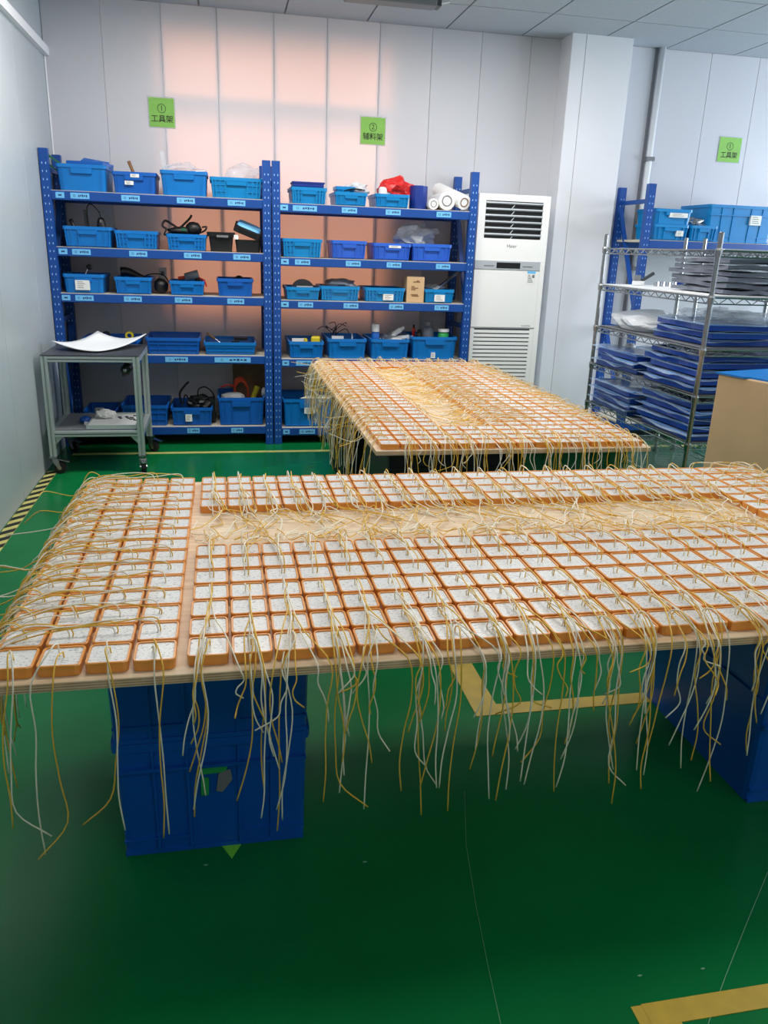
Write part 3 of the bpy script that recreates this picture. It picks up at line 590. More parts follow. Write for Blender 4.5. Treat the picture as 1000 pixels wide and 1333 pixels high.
a = ony(606, 267, 5.95); roll('long white roll with brown core tilting beside end post', (a.x-.01, 5.95, ZR[0]+.058), .052, .42, 'brown', rx=R(14), rz=R(14))
# second shelf
p = inbin(27, -.1, .15, .02); bag('white plastic bag slumped behind violet bins', p+Vector((-.06, .06, .03)), (.16, .10, .09), 'milky_film', 21, .55, 3)
# third shelf
p = inbin(28, .05, .14, -.0); t = thing('tape_roll', 'big grey roll standing in cyan bin', 'roll', p+Vector((0, 0, -.03))); MB().lathe([(.085, -.02), (.085, .02), (.035, .02), (.035, -.02)], 20, axis='y', ring=True).obj('roll', 'grey', t, rot=(R(-35), 0, 0)); B(-.05, .07, -.05, -.02, .0, .035).obj('wrap', 'white', t)
bag('grey film heap bulging from cyan bin', inbin(29, .05, .15, .0), (.13, .12, .05), 'greyfilm', 31, .25, 3)
a, b = ony(529, 393, 5.98), ony(553, 361, 5.98); t = thing('cardboard_carton', 'small brown cardboard carton between labelled cyan bins', 'carton', ((a.x+b.x)/2, 5.98, ZR[2]+.001)); w2 = (b.x-a.x)/2; hh = b.z-ZR[2]
B(-w2, w2, 0, .14, 0, hh).obj('body', 'cardboard', t, bevel=.002); B(-w2-.001, w2+.001, .06, .075, hh-.0005, hh+.001).obj('packing_tape', 'paper', t)
mk = MB()
for z, a_, b_ in ((.80, -.3, .5), (.62, -.5, -.1), (.56, -.5, .3), (.5, -.5, .0), (.84, .1, .4), (.3, -.5, .3), (.25, -.4, .4)): mk.box(w2*a_, w2*b_, -.0008, 0, hh*z-.004, hh*z+.004)
mk.obj('print', 'brown', t)['kind'] = 'stuff'
p = inbin(31, 0, .12, 0); simple('clear_tube', 'clear rod leaning from labelled cyan bin to post', 'tube', MB().beam(p+Vector((-.02, 0, -.02)), p+Vector((.19, .05, .13)), .03, .012), 'steel'); bag('clear film scrap in labelled cyan bin', p+Vector((-.02, 0, .005)), (.07, .06, .025), 'clear_film', 41, .5)
# fourth shelf
p = inbin(32, 0, .12, 0); t = thing('foam_block', 'cream angled foam block in blue bin', 'block', p+Vector((-.05, 0, 0))); MB().box(-.05, .05, -.03, .0, -.03, .012).obj('block', 'paper', t); B(.04, .06, -.09, -.0, -.02, .014).obj('tab', 'yellow', t)
simple('sponge', 'yellow-green sponge leaning in blue bin', 'sponge', MB().prism([(p.x+.04, p.y-.04), (p.x+.11, p.y-.05), (p.x+.12, p.y+.03), (p.x+.06, p.y+.04)], p.z-.04, p.z+.03), 'yellow', bevel=.012)
p = inbin(33, -.3, .15, 0); t = thing('wire_tangle', 'tangle of thin black cables sprouting from blue bin', 'cable', p)
for k in range(7): MB().tube(catmull([(0, 0, -.05), (.02*math.cos(k*2), .02*math.sin(k), .02), (.09*math.cos(k*1.3), .05*math.sin(k*1.7), .06+.008*k), (.13*math.cos(k*1.3+.4), .06*math.sin(k*1.7), .03+.012*k)]), .003, 5).obj('strand', 'black', t)
B(-.02, .07, -.05, -.02, -.02, .01).obj('plug', 'white', t)
simple('white_lead', 'thin white lead hanging over blue bin rim', 'cable', MB().tube(catmull([p+Vector((.12, .1, .03)), p+Vector((.14, 0, .025)), p+Vector((.12, -.15, -.0))]), .003, 5), 'white')
def bottle(label, c, r, h, m, capm, capr=.7, cap=.25, name='bottle'):
    t = thing(name, label, 'bottle', c); MB().lathe([(r*.92, 0), (r, .004), (r, h*.72), (r*.8, h*.8), (r*capr, h*.84)], 16).obj('body', m, t, smooth=True)
    MB().lathe([(r*capr*1.05, 0), (r*capr*1.05, h*cap)], 16).obj('cap', capm, t, loc=(0, 0, h*.84)); return t
p = inbin(34, 0, .13, 0); bottle('white-capped blue bottle in bin of tubes', p+Vector((-.10, -.03, -.07)), .032, .14, 'bin_deep', 'white', .9, .4)
for k, (dx, dz, a_, m) in enumerate(((-.02, .01, .3, 'glass_clear'), (.06, .035, .9, 'white'), (.12, .0, .2, 'white'), (.03, -.01, -.2, 'white'))):
    c = p+Vector((dx, 0, dz)); d_ = Vector((math.cos(a_), -.3, math.sin(a_)*.6)).normalized()*.055
    t = thing('sealant_tube', ['clear squat tube lying in bottle bin', 'white tube slanting upward in bottle bin', 'white tube lying beside bin end', 'white tube at bottom of bottle bin heap'][k], 'tube', c); MB().tube([-d_, d_], .020, 10).obj('body', m, t, smooth=True); MB().tube([d_, d_*1.5], .012, 8).obj('nozzle', 'paper', t)
p = inbin(35, 0, .13, 0); t = bottle('green jar with white lid in blue bin', p+Vector((.09, -.03, -.06)), .042, .11, 'green', 'white', 1.0, .2, 'jar')
bottle('clear glass bottle with dark label in blue bin', p+Vector((-.03, .0, -.06)), .05, .16, 'greyfilm', 'grey', .5, .2); bottle('slim red bottle behind glass bottle', p+Vector((-.13, .05, -.06)), .014, .13, 'red', 'black', .6, .2)
bottle('short black bottle beside glass bottle', p+Vector((-.10, -.01, -.06)), .022, .10, 'black', 'black', .6, .2)
p = inbin(36, .1, .1, -.012); simple('card_sheet', 'pale card lying on wide bottom shelf bin', 'card', MB().prism([(p.x-.12, p.y-.07), (p.x+.10, p.y-.08), (p.x+.14, p.y+.06), (p.x-.02, p.y+.08)], p.z+.013, p.z+.016), 'paper')
# ---- right rack bins
RB = 'bins on the right rack'
def rb(k, *a, **q): T[k] = shelf_bin(*a, yf=5.93, group=RB, **q)
rb(51, 'storage_bin', 'cyan bin with white label, lower of two on right rack', 852, 897, 292.5, 1.588, 'bin_cyan', 'panel', .3, card=(.25, .45, .2, .35))
a = T[51][0]; p0 = ony(852, 271, 5.93); t = crate('storage_bin', 'cyan bin stacked on top of labelled bin, right rack', T[51][1]+.005, 5.93, a.location.z+T[51][3]+.001, T[51][2]*1.04, .3, p0.z-a.location.z-T[51][3], 'bin_cyan', 'plain', .05, 'bin', RB, card=(.12, .6, .5, .3))
rb(52, 'storage_bin', 'small cyan bin of silver parts, middle of right rack', 901, 934, 294, 1.588, 'bin_cyan', 'panel', .3)
p = inbin(52, -.1, .12, 0); simple('metal_fittings', 'pile of silver fittings in small cyan bin', 'fittings', MB().blob(p+Vector((.0, 0, .01)), (.09, .08, .05), .5, 5, 3, 6), 'steel')
rb(53, 'storage_crate', 'large cyan crate at right end of right rack', 925, 1012, 268, 1.588, 'bin_cyan', 'tote', .42, card=(.20, .62, .16, .26))
# ================================================================== air conditioner
AX, AY, AZ = 2.152, 6.0, 1.865
t = thing('air_conditioner', 'tall white floor-standing air conditioner beside pillar', 'air conditioner', (AX, AY, 0)); hw = .281
MB().box(-hw, hw, .012, .40, 0, AZ-.004).obj('body', 'ac_white', t, bevel=.012)
def az(py): return ony(665, py, AY).z
fr = MB()
o0, o1 = az(311), az(262); ox0, ox1 = -.225, .225
fr.box(-hw, hw, -.006, .012, o1, AZ).box(-hw, ox0, -.006, .012, o0, o1).box(ox1, hw, -.006, .012, o0, o1).box(-hw, hw, -.006, .012, az(340), o0)
fr.obj('upper_panel', 'ac_white', t)
B(ox0, ox1, .004, .0119, o0, o1).obj('outlet_cavity', 'ac_dark', t)
n = 6
for i in range(n):
    z = o0+(o1-o0)*(i+.65)/n
    MB().beam((ox0, -.004, z), (ox1, -.004, z), .020, .011, (0, .35, 1)).obj('louver', 'ac_strip', t)
for i in range(n):
    z = o0+(o1-o0)*(i+.3)/n; MB().beam((-.02, .0, z-.02), (.012, .0, z+.02), .008, .006).obj('vane', 'ac_strip', t)
s = B(-hw, hw-.04, -.010, .012, az(351), az(340)).obj('control_strip', 'ac_strip', t); B(-.11, .08, -.0115, -.0098, az(349.5), az(342)).obj('display', 'ac_dark', s)
for x0, x1 in ((-.21, -.13), (.10, .18)): B(x0, x1, -.0112, -.0098, az(347.5), az(346)).obj('button_row', 'grey', s)
B(-hw, hw-.04, -.004, .012, az(427)+.004, az(351)).obj('front_panel', 'ac_white', t, bevel=.002); B(hw-.04, hw, -.006, .012, .0, az(340)).obj('edge_panel', 'ac_white', t, bevel=.003)
st_ = B(.145, .212, -.0055, -.0038, az(370), az(352)).obj('energy_sticker', 'paper', t); st_['label'] = 'white and blue energy label'
B(.145, .212, -.006, -.0054, az(355.5), az(352)).obj('sticker_band', 'sticker_blue', st_); mk = MB()
for i in range(5): mk.box(.152, .17+.006*i, -.006, -.0054, az(358+2.2*i), az(357+2.2*i))
mk.box(.185, .205, -.006, -.0054, az(361), az(357)).obj('print', 'grey', st_)['kind'] = 'stuff'
text('Haier', .035, 'logo', 'grey', t, (.0, -.0065, az(320.5)), (R(90), 0, 0))
text('INVERTER', .016, 'small_print', 'grey', t, (.17, -.0042, az(424)), (R(90), 0, 0))
g0, g1 = .10, az(428)
B(-hw, hw-.04, .006, .0119, .02, g1).obj('grille_cavity', 'darkgrey', t); z = g1-.012; i = 0
MB().box(-hw, -hw+.03, -.004, .012, .02, g1).box(hw-.075, hw-.04, -.004, .012, .02, g1).box(-hw, hw-.04, -.004, .012, .02, g0).obj('grille_frame', 'ac_white', t)
while z > g0+.03: B(-hw+.03, hw-.075, -.004, .010, z-.021, z).obj('grille_slat', 'ac_white', t); z -= .0305
# ================================================================== trolley
tx0, tx1, ty0, ty1, tz = -1.122, -.535, 5.21, 5.80, .757
t = thing('workshop_trolley', 'aluminium profile trolley on castors beside left wall', 'trolley', ((tx0+tx1)/2, (ty0+ty1)/2, 0)); hx, hy = (tx1-tx0)/2, (ty1-ty0)/2
def prof(c, s=.04):
    h_ = s/2; g = .005; dd = .010; o = []
    for i in range(4):
        a_ = math.pi/2*i; pts = [(h_, -h_), (h_, -g), (h_-dd, -g), (h_-dd, g), (h_, g)]
        for x, y in pts: o.append((c[0]+x*math.cos(a_)-y*math.sin(a_), c[1]+x*math.sin(a_)+y*math.cos(a_)))
    return o
for sx in (-1, 1):
    for sy in (-1, 1):
        c = (sx*(hx-.02), sy*(hy-.02)); lg = MB().prism(prof(c), .115, tz-.004).obj('leg', 'alu', t)
        ca = bpy.data.objects.new('castor', MB().box(-.026, .026, -.026, .026, .105, .115).tube([(0, 0, .10), (0, 0, .106)], .02, 12).mesh('castor', 'chrome')); COL.objects.link(ca); ca.parent = t; ca.location = (c[0], c[1], 0); ca.rotation_euler = (0, 0, R(-8 if sx < 0 else -78) if sy < 0 else R(-30))
        MB().prism([(-.01, .10), (.03, .10), (.045, .04), (.028, .03), (.0, .075)], -.022, -.018).prism([(-.01, .10), (.03, .10), (.045, .04), (.028, .03), (.0, .075)], .018, .022).obj('fork', 'chrome', ca, rot=(R(90), 0, 0))
        MB().lathe([(.008, -.014), (.036, -.014), (.0395, -.008), (.0395, .008), (.036, .014), (.008, .014)], 20, (.034, 0, .0405), 'y').obj('wheel', 'rubber', ca)
        MB().lathe([(.014, -.0225), (.014, .0225)], 12, (.034, 0, .0405), 'y').obj('hub', 'chrome', ca); MB().beam((.03, 0, .095), (.10, 0, .082), .034, .005).obj('brake_pedal', 'chrome', ca)
for z in (tz-.02, .262):
    for sy in (-1, 1):
        r_ = MB().box(-hx+.04, hx-.04, sy*(hy-.02)-.019, sy*(hy-.02)+.019, z-.02, z+.015).obj('rail', 'alu', t, bevel=.002); B(-hx+.04, hx-.04, sy*(hy-.02)-.0195, sy*(hy-.02)+.0195, z-.006, z+.001).obj('groove', 'alu_slot', r_)
    for sx in (-1, 1): r_ = MB().box(sx*(hx-.02)-.019, sx*(hx-.02)+.019, -hy+.04, hy-.04, z-.02, z+.015).obj('rail', 'alu', t, bevel=.002)
for sx in (-1, 1): MB().prism([(sx*(hx-.04), .242), (sx*(hx-.09), .242), (sx*(hx-.04), .19)], -.003, .003).obj('bracket', 'alu', t, loc=(0, -hy+.02, 0), rot=(R(90), 0, 0))
B(-hx, hx, -hy, hy, tz-.004, tz+.004).obj('top_panel', 'darkgrey', t, bevel=.002)
B(-hx+.04, hx-.04, -hy+.04, hy-.04, .279, .283).obj('lower_panel', 'grey', t)
TC = Vector(t.location)
fs = MB(); N = 12; g = []
c0, c1, c2, c3 = (70, 451), (176, 452), (196, 443), (125, 438)
for j in range(N+1):
    for i in range(N+1):
        u, v = i/N, j/N; A_, B_, C_, D_ = (-.265, -.05, .050), (.03, -.19, .006), (.30, .20, .075), (-.02, .235, .085)
        x, y, z = [(1-u)*(1-v)*A_[q]+u*(1-v)*B_[q]+u*v*C_[q]+(1-u)*v*D_[q] for q in range(3)]
        ws = [(1-u)*(1-v), u*(1-v), u*v, (1-u)*v]; z = tz+.008+sum(q*q*k[2] for q, k in zip(ws, (A_, B_, C_, D_))); e_ = (1-v)*u*(1-u)*.10+u*v*(1-v)*.10; x += TC.x+e_*.3; y += TC.y-e_
        g.append((x, y, z))
n2 = len(g); vs = g+[(x, y, z+.006) for x, y, z in g]; fc = []
for j in range(N):
    for i in range(N):
        a_ = j*(N+1)+i; fc += [(a_, a_+N+1, a_+N+2, a_+1), (a_+n2, a_+1+n2, a_+N+2+n2, a_+N+1+n2)]
for i in range(N):
    a_ = i; fc.append((a_, a_+1, a_+1+n2, a_+n2)); a_ = N*(N+1)+i; fc.append((a_+1, a_, a_+n2, a_+1+n2))
    a_ = i*(N+1); fc.append((a_+N+1, a_, a_+n2, a_+N+1+n2)); a_ = i*(N+1)+N; fc.append((a_, a_+N+1, a_+N+1+n2, a_+n2))
fs.add(vs, fc); simple('foam_sheet', 'curled white foam sheet lying on the trolley top', 'sheet', fs, 'foam', True)
t2 = thing('parts_tray', 'pale grey flat tray on trolley lower shelf', 'tray', (TC.x+.09, TC.y-.05, .284)); MB().box(-.15, .15, -.2, .2, 0, .012).obj('base', 'paper', t2); MB().box(-.155, .155, -.205, -.2, 0, .025).box(-.155, .155, .2, .205, 0, .025).box(-.155, -.15, -.2, .2, 0, .025).box(.15, .155, -.2, .2, 0, .025).obj('lip', 'alu', t2)
for k in range(12): simple('screw', 'tiny dark screw scattered on pale trolley tray', 'screw', MB().tube([(TC.x+.06+.13*random.random(), TC.y+random.uniform(-.04, .08), .300), (TC.x+.06+.13*random.random(), TC.y+.02, .300)][:1]+[(0, 0, 0)], .002, 4) if False else (lambda x, y: MB().box(x-.009, x+.009, y-.004, y+.004, .2965, .303))(TC.x+.10+.12*random.random(), TC.y+random.uniform(-.08, .10)), 'darkgrey', group='screws on the trolley tray')
simple('paper_wad', 'crumpled white paper on trolley lower shelf', 'paper', MB().blob((TC.x+.02, TC.y+.03, .325), (.065, .05, .03), .35, 4, 3, 5, -.027), 'paper'); simple('grey_bracket', 'small dark grey bracket on trolley lower shelf', 'bracket', MB().box(TC.x-.06, TC.x-.0, TC.y+.09, TC.y+.13, .284, .35), 'grey', bevel=.006)
simple('blue_pouch', 'small blue pouch on trolley lower shelf', 'pouch', MB().blob((TC.x-.10, TC.y-.05, .305), (.04, .06, .024), .3, 3, 2, 6, -.02), 'rack_blue', True); simple('white_cap', 'small white cap at tray edge on trolley', 'cup', MB().lathe([(.014, 0), (.014, .018)], 12, (TC.x-.085, TC.y-.12, .284)), 'white')  # the small white round piece at the tray edge is a loose cap
p = ony(165, 480, 5.35); t3 = thing('spot_lamp', 'black chrome spot lamp clipped beneath trolley top', 'lamp', (p.x, 5.35, p.z)); MB().tube([(.02, 0, tz-.02-p.z), (.018, 0, .03), (.0, 0, .0)], .010, 8).obj('arm', 'chrome', t3); MB().lathe([(.012, .04), (.03, .03), (.034, -.02), (.03, -.03)], 16).obj('head', 'black', t3, rot=(R(20), R(40), 0), smooth=True)
MB().blob((-.008, -.030, -.004), (.014, .01, .014), .1).obj('reflector', 'chrome', t3, smooth=True); MB().lathe([(.02, -.01), (.02, .01)], 12, (-.02, 0, -.03), 'x').obj('knob', 'black', t3)
# ================================================================== wire shelving
SX0, SX1, SY0, SY1 = 2.715, 3.345, 4.18, 5.58; SZ = [1.508, 1.252, .958, .684, .397, .12]
def shelving(label, x0, x1, y0, y1, zs):
    t = thing('wire_shelving', label, 'shelving', (x0, y0, 0), group='chrome wire shelving'); W, D = x1-x0, y1-y0
    for cx, cy in ((0, 0), (W, 0), (0, D), (W, D)):
        p = MB().lathe([(.0145, .03), (.0145, 1.60), (.010, 1.606)], 12, (cx, cy, 0)).obj('post', 'chrome', t, smooth=False)
        MB().lathe([(.022, 0), (.022, .012), (.009, .016), (.009, .035)], 12, (cx, cy, 0)).obj('foot', 'black', p)
        for z in zs: MB().lathe([(.019, -.032), (.021, .0), (.018, .012)], 12, (cx, cy, z)).obj('collar', 'chrome', p)
    for z in zs:
        s = MB()
        for (a, b) in (((0, 0), (W, 0)), ((0, D), (W, D)), ((0, 0), (0, D)), ((W, 0), (W, D))):
            A, B_ = Vector((*a, z)), Vector((*b, z)); s.tube([A, B_], .005, 6); dn = Vector((0, 0, -.034)); s.tube([A+dn, B_+dn], .004, 6)
            k = int((B_-A).length/.05); P = [A+(B_-A)*(i/k)+(dn if i % 2 else Vector((0, 0, 0))) for i in range(k+1)]; s.tube(P, .0032, 4)
        s.obj('shelf_edge', 'chrome', t)
        s = MB(); k = int(D/.03)
        for i in range(1, k): s.tube([(0, D*i/k, z+.002), (W, D*i/k, z+.002)], .002, 4)
        for i in (1, 2, 3): s.tube([(W*i/4, 0, z-.003), (W*i/4, D, z-.003)], .003, 4)
        s.obj('wire_deck', 'chrome', t)['kind'] = 'stuff'
    return t
shelving('chrome wire shelving with blue bagged panels, left of cardboard box', SX0, SX1, SY0, SY1, SZ)
shelving('chrome wire shelving standing behind, at the right frame edge', 3.50, 4.1, 4.4, 5.58, [1.5, .7, .12])
# liners
simple('shelf_liner', 'white board laid on second wire shelf', 'board', B(SX0+.02, SX1-.02, SY0+.02, SY1-.02, SZ[1]+.0055, SZ[1]+.013), 'foam'); simple('shelf_liner', 'white film sheet on top wire shelf', 'board', MB().prism([(SX0+.05, SY0+.02), (SX1-.02, SY0+.02), (SX1-.02, SY0+.5), (SX0+.25, SY0+.4)], SZ[0]+.0055, SZ[0]+.010), 'foam')
for i, nm in ((2, 'third'), (3, 'fourth'), (4, 'fifth')): simple('shelf_liner', 'grey board laid on %s wire shelf' % nm, 'board', B(SX0+.02, SX1-.02, SY0+.02, SY1-.02, SZ[i]+.0055, SZ[i]+.011), 'grey')
def wavy(w_, d_, th, seed, amp, n=10, zoff=0):
    m_ = MB(); top = []
    for j in range(n+1):
        for i in range(n+1):
            u, v = i/n-.5, j/n-.5; e = (max(abs(u), abs(v))*2)**5
            q = noise.noise((u*3+seed, v*3, seed*.7))
            top.append((u*w_*(1+.05*e*q), v*d_*(1+.05*e*q), zoff+e*amp*(q*.9+.1)+q*amp*.15))
    k = n+1; N2 = len(top); vs = [(x, y, z+th) for x, y, z in top]+top; f = []
    for j in range(n):
        for i in range(n):
            a_ = j*k+i; f += [(a_, a_+1, a_+k+1, a_+k), (a_+N2, a_+k+N2, a_+k+1+N2, a_+1+N2)]
    for i in range(n):
        a_ = i; f.append((a_+1, a_, a_+N2, a_+1+N2)); a_ = n*k+i; f.append((a_, a_+1, a_+1+N2, a_+N2))
        a_ = i*k; f.append((a_, a_+k, a_+k+N2, a_+N2)); a_ = i*k+n; f.append((a_+k, a_, a_+N2, a_+k+N2))
    return m_.add(vs, f)
sd = 0
def stack(cx, cy, z, n, w_, d_, pitch, where, group, m='bluefilm', bm_='blue_bag'):
    global sd
    for i in range(n):
        sd += 1; nm = 'topmost' if i == n-1 else ('lowest' if i == 0 else ORD[n-i]+' from top')
        t = thing('bagged_panel', 'blue panel in clear bag, %s in %s' % (nm, where), 'panel', (cx+random.uniform(-.02, .02), cy+random.uniform(-.03, .03), z+i*pitch+.004), R(random.uniform(-4, 4)), group)
        wavy(w_, d_, .030, sd, .003).obj('panel', m, t); wavy(w_*1.15, d_*1.13, .0015, sd+50, .034, 18, .034).obj('bag', bm_, t)
        rm = MB()
        for (x0, y0, x1, y1) in ((-1, -1, 1, -1), (-1, 1, 1, 1), (-1, -1, -1, 1), (1, -1, 1, 1)): rm.beam((x0*w_/2, y0*d_/2, .033), (x1*w_/2, y1*d_/2, .033), .018, .005)
        rm.obj('rim', 'panel_rim', t)
G = 'blue bagged panels on wire shelving'
stack(3.05, 4.54, SZ[2]+.012, 3, .52, .60, .044, 'stack on third wire shelf', G)
stack(3.03, 4.54, SZ[3]+.012, 5, .56, .60, .046, 'near stack on fourth wire shelf', G)
stack(2.98, 5.22, SZ[3]+.012, 3, .50, .56, .044, 'far stack on fourth wire shelf', G)
stack(3.03, 4.54, SZ[4]+.012, 5, .56, .60, .046, 'near stack on fifth wire shelf', G)
stack(2.99, 5.22, SZ[4]+.012, 4, .54, .58, .046, 'far stack on fifth wire shelf', G)
bag('milky folded plastic bag on third wire shelf', Vector((2.93, 5.22, SZ[2]+.072)), (.20, .36, .075), 'milky_film', 61, .28, 4, -.058)
for k in range(3): bag(['clear film puffed over third shelf panels, near end', 'clear film puffed over third shelf panels, middle', 'clear film puffed over third shelf panels, far end'][k], Vector((3.14-.04*k, 4.36+.17*k, SZ[2]+.17)), (.20, .12, .035), 'clear_film', 71+k, .6, 3)
for i in range(6):
    t = thing('film_pack', 'grey film-wrapped pack, %s of the stack on second wire shelf' % ('topmost' if i == 5 else 'lowest' if i == 0 else ORD[6-i]+' from top'), 'pack', (3.10+random.uniform(-.01, .01), 4.58+random.uniform(-.02, .02), SZ[1]+.017+i*.034), R(random.uniform(-3, 3)), 'grey packs on second wire shelf')
    wavy(.46, .62, .022, 90+i, .014, 12).obj('pack', 'greyfilm', t); wavy(.48, .64, .0012, 120+i, .018, 12, .027).obj('wrap', 'clear_film', t)
# small parts at far end of second shelf
t = thing('hand_pump', 'silver pump gun lying on white second wire shelf', 'tool', (2.92, 5.38, SZ[1]+.014)); MB().box(-.06, .02, -.02, .02, 0, .03).obj('base', 'white', t, bevel=.006); MB().tube([(0, 0, .03), (.09, 0, .085)], .013, 8).obj('barrel', 'darkgrey', t); B(-.05, -.01, -.012, .012, .03, .07).obj('grip', 'grey', t)
for k in range(4): simple('metal_nut', ['silver nut beside pump gun', 'silver nut second from pump gun', 'silver nut third from pump gun', 'silver nut nearest the blue roll'][k], 'nut', MB().lathe([(.018, 0), (.018, .03), (.01, .03)], 8, (3.02+.045*k, 5.34, SZ[1]+.014)), 'steel', group='nuts on second wire shelf')
simple('blue_roll', 'dark blue roll at far end of second wire shelf', 'roll', MB().lathe([(.03, 0), (.03, .06)], 14, (3.24, 5.40, SZ[1]+.014)), 'rack_deep')
# white pipe stub seen between the shelves
simple('white_canister', 'white canister under third wire shelf by upright', 'canister', MB().lathe([(.035, 0), (.04, .01), (.04, .13), (.03, .15)], 14, (2.95, 5.47, SZ[3]+.013)), 'white', True)
# ================================================================== cardboard box
t = thing('cardboard_box', 'tall cardboard box with blue sheet on top, right edge', 'box', (2.447, 3.60, 0), R(17)); bh = .921
B(0, .66, -.50, 0, 0.001, bh-.010).obj('body', 'cardboard', t, bevel=.006)
MB().prism([(-.008, .012), (-.010, -.16), (.02, -.18), (.02, -.30), (-.006, -.32), (-.006, -.515), (.68, -.515), (.68, .012)], bh-.010, bh-.001).obj('blue_sheet', 'bin_blue', t)
# ================================================================== tables
def table(label, x0, x1, y0, y1):
    t = thing('plywood_table', label, 'table', ((x0+x1)/2, (y0+y1)/2, .66)); a, b = (x1-x0)/2, (y1-y0)/2
    B(-a, a, -b, b, 0, .0195).obj('plywood_sheet', 'plywood', t, bevel=.0015)
    for z in (.003, .0085, .014): MB().box(-a, a, -b-.0006, -b+.002, z, z+.0028).box(-a-.0006, -a+.002, -b, b, z, z+.0028).obj('veneer_layer', 'veneer', t)
    return t
NX0, NX1, NY0, NY1 = -.462, 1.985, 1.358, 2.645
FX0, FX1, FY0, FY1 = .585, 1.795, 3.03, 5.50
table('long plywood sheet on blue crates covered with wired modules', NX0, NX1, NY0, NY1)
table('far plywood sheet covered with modules before air conditioner', FX0, FX1, FY0, FY1)
def bigcrate(label, cx, yf, z, m, card=False, w=.458, d=.62, h=.329, rz=0, group='crates under the tables'):
    return crate('storage_crate', label, cx, yf, z, w, d, h, m, 'tote', .03, 'crate', group, None, rz)
cL = bigcrate('blue crate with torn green sticker, lower left under near table', -.058, 1.662, .0005, 'crate_blue')
bigcrate('upper blue crate of left stack under near table', -.058, 1.652, .3300, 'crate_blue', w=.47)
bigcrate('lower blue crate of right stack under near table', 1.634, 1.608, .0005, 'crate_blue'); bigcrate('upper blue crate of right stack under near table', 1.634, 1.600, .3300, 'crate_blue', w=.47)
s = MB().prism([(-.035, .225), (.03, .228), (.034, .245), (-.02, .25), (-.04, .24)], .0, .001).obj('sticker', 'green', cL, loc=(.0, -.0, 0), rot=(R(90), 0, 0)); s['label'] = 'torn green sticker scrap'
MB().prism([(-.032, .165), (-.013, .165), (-.011, .215), (-.03, .218)], .0, .001).obj('sticker', 'green', cL, rot=(R(90), 0, 0)); s = MB().prism([(.005, .175), (.02, .17), (.045, .205), (.04, .235), (.012, .225)], .0, .0012).obj('sticker', 'grey', cL, rot=(R(90), 0, 0)); s['label'] = 'grey sticker residue'
for i, (cx, yf, m, lab) in enumerate(((.90, 3.10, 'crate_black', 'black crate under front left of far table'), (1.50, 3.12, 'crate_green', 'green crate under front right of far table'), (.95, 4.75, 'crate_black', 'black crate under back left of far table'), (1.5, 4.75, 'crate_black', 'black crate under back right of far table'))):
    bigcrate('lower '+lab, cx, yf, .0005, m, w=.50); bigcrate('upper '+lab, cx, yf, .33, m, w=.50)
# ================================================================== modules with wires
PX = PY = .0832; TS = .0795; TH = .0225; TZ = .6800
hb = MB(); r0 = .010
hb.loft([rrect(TS-.003, TS-.003, r0, 0, 3), rrect(TS, TS, r0, TH-.002, 3), rrect(TS-.002, TS-.002, r0, TH, 3), rrect(TS-.009, TS-.009, r0*.6, TH, 3), rrect(TS-.010, TS-.010, r0*.6, TH-.004, 3)])
house_me = hb.mesh('housing', 'amber_plastic')
plate_me = MB().loft([rrect(TS-.0102, TS-.0102, r0*.55, TH-.0042, 3), rrect(TS-.0102, TS-.0102, r0*.55, TH-.0025, 3)], cap0=False).mesh('label_plate', 'plate')
mods = []   # (x, y, table, block, row, col, mode)
def layout():
    L = []
    x_main = -.090
    # near table: left block
    for r in range(15):
        for c in range(4):
            L.append((-.406+c*.0852, 1.418+r*.0832, 'near table left block', r, c, 'left' if r > 0 else 'front'))
    for c in range(21):
        x = x_main+.041+c*.0832
        for r in range(7): L.append((x, 1.424+r*.0868, 'near table front block', r, c, 'front' if r < 4 else 'gapb'))
        for r in range(4): L.append((x, 2.343+r*.0802, 'near table back block', r, c, 'gapf'))
    for r in range(15):
        for c in range(4): L.append((1.702+c*.0832, 1.418+r*.0832, 'near table right block', r, c, 'right' if r > 0 else 'front'))
    F_ = []
    for r in range(28):
        for c in range(14):
            x = FX0+.022+.041+c*.0832; y = FY0+.018+.041+r*.0868
            if 4 <= r < 25 and 4 <= c < 7: continue
            md = 'front' if (r < 4 and c > 0) else ('left' if c < 3 else 'gapr' if c == 3 else ('gapl' if c < 11 else 'right'))
            if r >= 25 and c >= 4: md = 'back'
            F_.append((x, y, 'far table', r, c, md))
    return L, F_
NEAR, FAR = layout()
wr_ = random.Random(11)
CLUMP = [.02+.085*i for i in range(-7, 30)]
